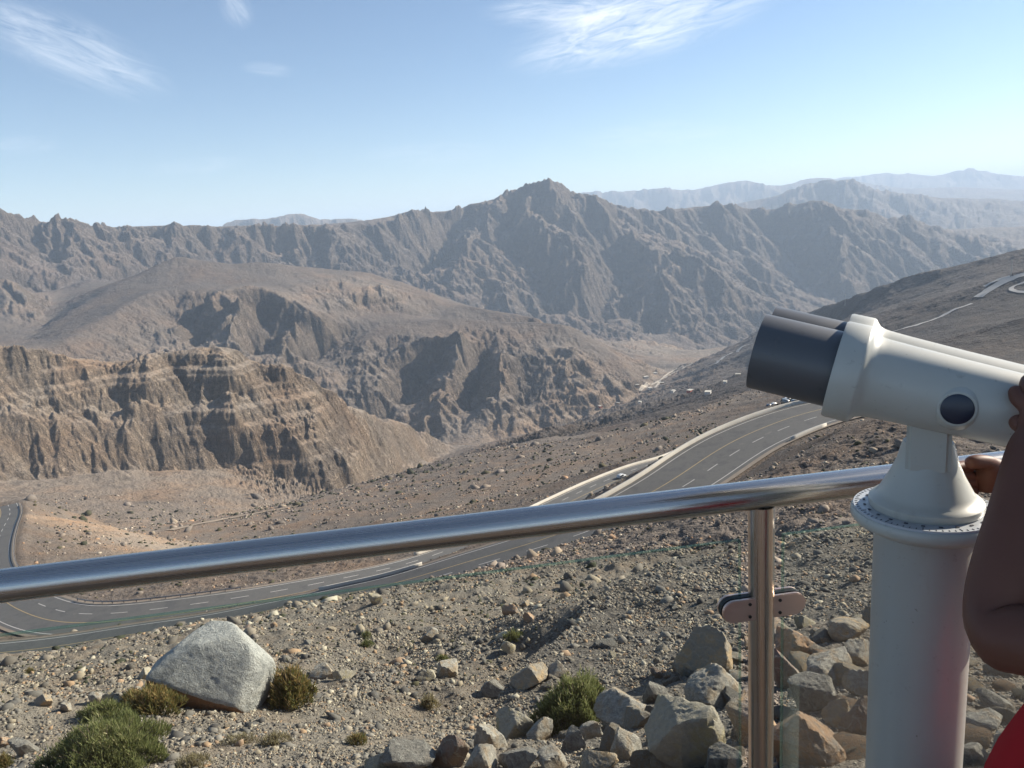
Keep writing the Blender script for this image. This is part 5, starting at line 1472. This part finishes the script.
# ------------------------------------------------------------------ person
def skin_mesh(name, chains, mat, parent=None, sub=2):
    """chains: lists of (x,y,z,r); equal positions are welded so that limbs join"""
    bm = bmesh.new(); lay = bm.verts.layers.skin.verify(); key = {}
    first = None
    for ch in chains:
        prev = None
        for p in ch:
            k = tuple(round(c, 4) for c in p[:3])
            if k not in key:
                v = bm.verts.new(p[:3]); rr = p[3] if isinstance(p[3], (tuple, list)) else (p[3], p[3]); v[lay].radius = rr; key[k] = v
                if first is None: first = v; v[lay].use_root = True
            v = key[k]
            if prev is not None and prev is not v and not bm.edges.get((prev, v)): bm.edges.new((prev, v))
            prev = v
    me = bpy.data.meshes.new(name); bm.to_mesh(me); bm.free()
    o = bpy.data.objects.new(name, me); COL.objects.link(o)
    m = o.modifiers.new('skin', 'SKIN'); m.use_smooth_shade = True; m.branch_smoothing = .6
    s = o.modifiers.new('sub', 'SUBSURF'); s.levels = sub; s.render_levels = sub
    dg = bpy.context.evaluated_depsgraph_get(); me2 = bpy.data.meshes.new_from_object(o.evaluated_get(dg)); me2.name = name
    o.modifiers.clear(); o.data = me2; me2.materials.clear(); me2.materials.append(mat)
    me2.polygons.foreach_set('use_smooth', np.ones(len(me2.polygons), dtype=bool))
    if parent: o.parent = parent
    return o


def skin_mat():
    t = NT('brown_skin'); v = t.coords('Object'); n = t.noise(v, 14, 5); n2 = t.noise(v, 220, 4, .7)
    c = t.mix(n, (.105, .043, .028), (.145, .062, .040)); t.b.inputs['Subsurface Weight'].default_value = .12; t.b.inputs['Subsurface Radius'].default_value = (.012, .005, .003)
    return t.set(c, .55, 0, t.bump(n2, .15, .001), .25)
M_SKIN = skin_mat()
def cloth(name, col):
    t = NT(name); v = t.coords('Object'); n = t.noise(v, 6, 5); w_ = t.noise(v, 500, 2)
    return t.set(t.mix(n, tuple(c * .8 for c in col), col), .9, 0, t.bump(w_, .2, .001), .2)
M_RED = cloth('red_cotton', (.42, .015, .02)); M_TROU = cloth('dark_trousers', (.03, .032, .045)); M_HAIR = simple_mat('black_hair', (.012, .010, .010), .5, 0, .3, 60, .3); M_SHOE = simple_mat('dark_shoe', (.03, .03, .03), .6)

E = at_depth(988, 645, .775)                                  # near elbow
Hn = at_depth(1027, 456, .845)                               # near wrist
def W(px, py, d): v = at_depth(px, py, d); return (v.x, v.y, v.z)
hipc = Vector((.612, .68, .80)); chest = Vector((.705, .69, 1.10)); neck = Vector((.738, .725, 1.245)); head = Vector((.75, .79, 1.355))
shN = Vector((.700, .535, 1.13)); shF = Vector((.87, .80, 1.19))
person = empty('person', (hipc.x, hipc.y, 0)); tag(person, 'person in a red shirt gripping the telescope with bent arms', 'person')
off = Vector((hipc.x, hipc.y, 0))
def rel(*pts): return [(p[0] - off.x, p[1] - off.y, p[2], r) for (p, r) in pts]
chains = []
pel = tuple(hipc); ab = (.625, .68, .95); ch = tuple(chest); nk_ = tuple(neck)
chains.append(rel((pel, (.14, .10)), (ab, (.125, .095)), (ch, (.145, .105)), (nk_, .052), ((.742, .745, 1.285), .05), ((.75, .775, 1.335), (.075, .085)), ((.75, .79, 1.40), (.072, .082)), ((.75, .79, 1.435), .05)))
# near arm
wr = (Hn.x, Hn.y, Hn.z); fm = at_depth(1012, 555, .805)
upm = (Vector(E) + shN) / 2 + Vector((0, 0, -.035))
chains.append(rel((ch, (.145, .105)), (tuple(shN), .052), (tuple(upm), .043), (tuple(Vector(E) + Vector((.03, -.0, .012))), .038), (tuple(E), .033), (W(996, 615, .805), .038), (tuple(fm), .0375), (W(1021, 500, .828), .029), (wr, .024), (W(1031, 437, .857), (.025, .019)), (W(1036, 417, .864), (.024, .018))))
palm = W(1036, 417, .864)
def fing(base, p): return rel((palm, (.024, .018)), *[(W(*q[:3]), q[3]) for q in p])
chains.append(fing(palm, [(1028, 407, .872, .0108), (1020, 401, .881, .0102), (1016, 394, .888, .0094), (1016, 387, .894, .0082)]))
chains.append(fing(palm, [(1034, 400, .872, .0108), (1029, 391, .881, .0102), (1027, 383, .892, .0094), (1030, 377, .900, .0082)]))
chains.append(fing(palm, [(1044, 398, .870, .0105), (1042, 388, .878, .0098), (1041, 380, .888, .009), (1044, 374, .898, .0078)]))
chains.append(fing(palm, [(1054, 402, .868, .0098), (1055, 392, .874, .0088), (1055, 384, .882, .008), (1057, 378, .890, .007)]))
chains.append(fing(palm, [(1026, 430, .868, .0125), (1019, 424, .876, .0115), (1015, 417, .884, .0100)]))
# far arm: hand round the neck of the viewer below the body
fe = W(1075, 560, 1.05); fw = W(1018, 480, 1.12)
chains.append(rel((ch, (.145, .105)), (tuple(shF), .050), (((shF.x + fe[0]) / 2, (shF.y + fe[1]) / 2, (shF.z + fe[2]) / 2), .042), (fe, .036), (W(1040, 520, 1.13), .034), (fw, .025), (W(1004, 476, 1.12), (.031, .022)), (W(991, 474, 1.12), (.032, .020))))
fp = W(991, 474, 1.12)
for k, (x, y) in enumerate(((976, 466), (974, 474), (974, 482), (976, 490))):
    chains.append(rel((fp, (.032, .020)), (W(x, y, 1.13), .0110), (W(x - 14, y + 1, 1.125), .0100), (W(x - 26, y + 3, 1.115), .0088), (W(x - 34, y + 4, 1.10), .0078)))
chains.append(rel((fp, (.032, .020)), (W(988, 462, 1.11), .0135), (W(977, 461, 1.105), .012), (W(966, 464, 1.10), .010)))
# legs
for s, (kx, ky) in ((-1, (.58, .72)), (1, (.74, .72))):
    hx = hipc.x + s * .085
    chains.append(rel((pel, (.14, .10)), ((hx, hipc.y, .74), .080), ((kx + s * .0, ky, .43), .052), ((kx, ky - .04, .26), .048), ((kx, ky - .06, .08), .033), ((kx, ky - .02, .035), .034), ((kx - .01, ky + .09, .026), (.040, .024)), ((kx - .015, ky + .14, .022), (.034, .02))))
pb = skin_mesh('body', chains, M_SKIN, person, 2)
# shirt with short sleeves
def gr(r, k=.013): return (r[0] + k, r[1] + k) if isinstance(r, tuple) else r + k
sh = [rel(((.597, .68, .70), (.158, .125)), ((.592, .68, .90), (.160, .128)), (ab, gr((.130, .100), .018)), (ch, gr((.145, .105), .014)), ((.735, .715, 1.215), .062)),
      rel((ch, gr((.145, .105), .014)), (tuple(shN), .068), (tuple(shN.lerp(Vector(upm), .55)), .062)),
      rel((ch, gr((.145, .105), .014)), (tuple(shF), .066), (tuple(shF.lerp(Vector(fe), .3)), .060))]
skin_mesh('shirt', sh, M_RED, person, 2)
tz = []
for s, (kx, ky) in ((-1, (.58, .72)), (1, (.74, .72))):
    tz.append(rel(((.612, .68, .79), (.150, .112)), ((hipc.x + s * .085, hipc.y, .73), .096), ((kx, ky, .43), .070), ((kx, ky - .05, .20), .062), ((kx, ky - .06, .09), .056)))
skin_mesh('trousers', tz, M_TROU, person, 2)
for (kx, ky) in ((.58, .72), (.74, .72)):
    skin_mesh('shoe', [rel(((kx, ky - .09, .045), .042), ((kx, ky, .045), .045), ((kx - .01, ky + .10, .038), (.048, .034)), ((kx - .015, ky + .17, .034), (.04, .028)))], M_SHOE, person, 2)
hd = Vector((.75 - off.x, .79 - off.y, 1.385))
bm = bmesh.new(); bmesh.ops.create_icosphere(bm, subdivisions=4, radius=1, matrix=Matrix.Translation(hd + Vector((.012, -.022, .022))) @ Matrix.Diagonal((.090, .100, .088, 1)))
for v in bm.verts:
    q = v.co - hd; v.co += q.normalized() * .006 * math.sin(v.co.x * 260) * math.cos(v.co.z * 210)
bmesh.ops.delete(bm, geom=[v for v in bm.verts if (v.co - hd).y > .055 and (v.co - hd).z < .055 or (v.co - hd).z < -.06], context='VERTS')
bm_obj('hair', bm, M_HAIR, person, True)
# face: nose, brows, eyes, lips, ears on the side turned to the eyepiece
fd = Vector((-.1, .99, -.05)).normalized(); rt = fd.cross(Vector((0, 0, 1))).normalized(); upv = rt.cross(fd).normalized(); fc = hd + Vector((0, 0, -.005))
def blob(name, c, sc, mat, sub=3):
    bm = bmesh.new(); M = Matrix((rt, fd, upv)).transposed().to_4x4(); bmesh.ops.create_icosphere(bm, subdivisions=sub, radius=1, matrix=Matrix.Translation(c) @ M @ Matrix.Diagonal((sc[0], sc[1], sc[2], 1))); return bm_obj(name, bm, mat, person, True)
M_EYE = simple_mat('eye_white', (.7, .68, .64), .2); M_IRIS = simple_mat('iris', (.03, .02, .015), .2); M_LIP = simple_mat('lips', (.19, .07, .06), .5)
blob('nose', fc + fd * .088 - upv * .012, (.012, .016, .020), M_SKIN); blob('mouth', fc + fd * .081 - upv * .045, (.022, .007, .007), M_LIP)
for s in (-1, 1):
    blob('eye', fc + fd * .076 + rt * s * .029 + upv * .012, (.013, .011, .009), M_EYE); blob('iris', fc + fd * .085 + rt * s * .029 + upv * .012, (.005, .0035, .005), M_IRIS)
    blob('eyebrow', fc + fd * .081 + rt * s * .030 + upv * .031, (.018, .005, .0035), M_HAIR); blob('ear', fc + rt * s * .078 - upv * .005, (.007, .017, .028), M_SKIN)
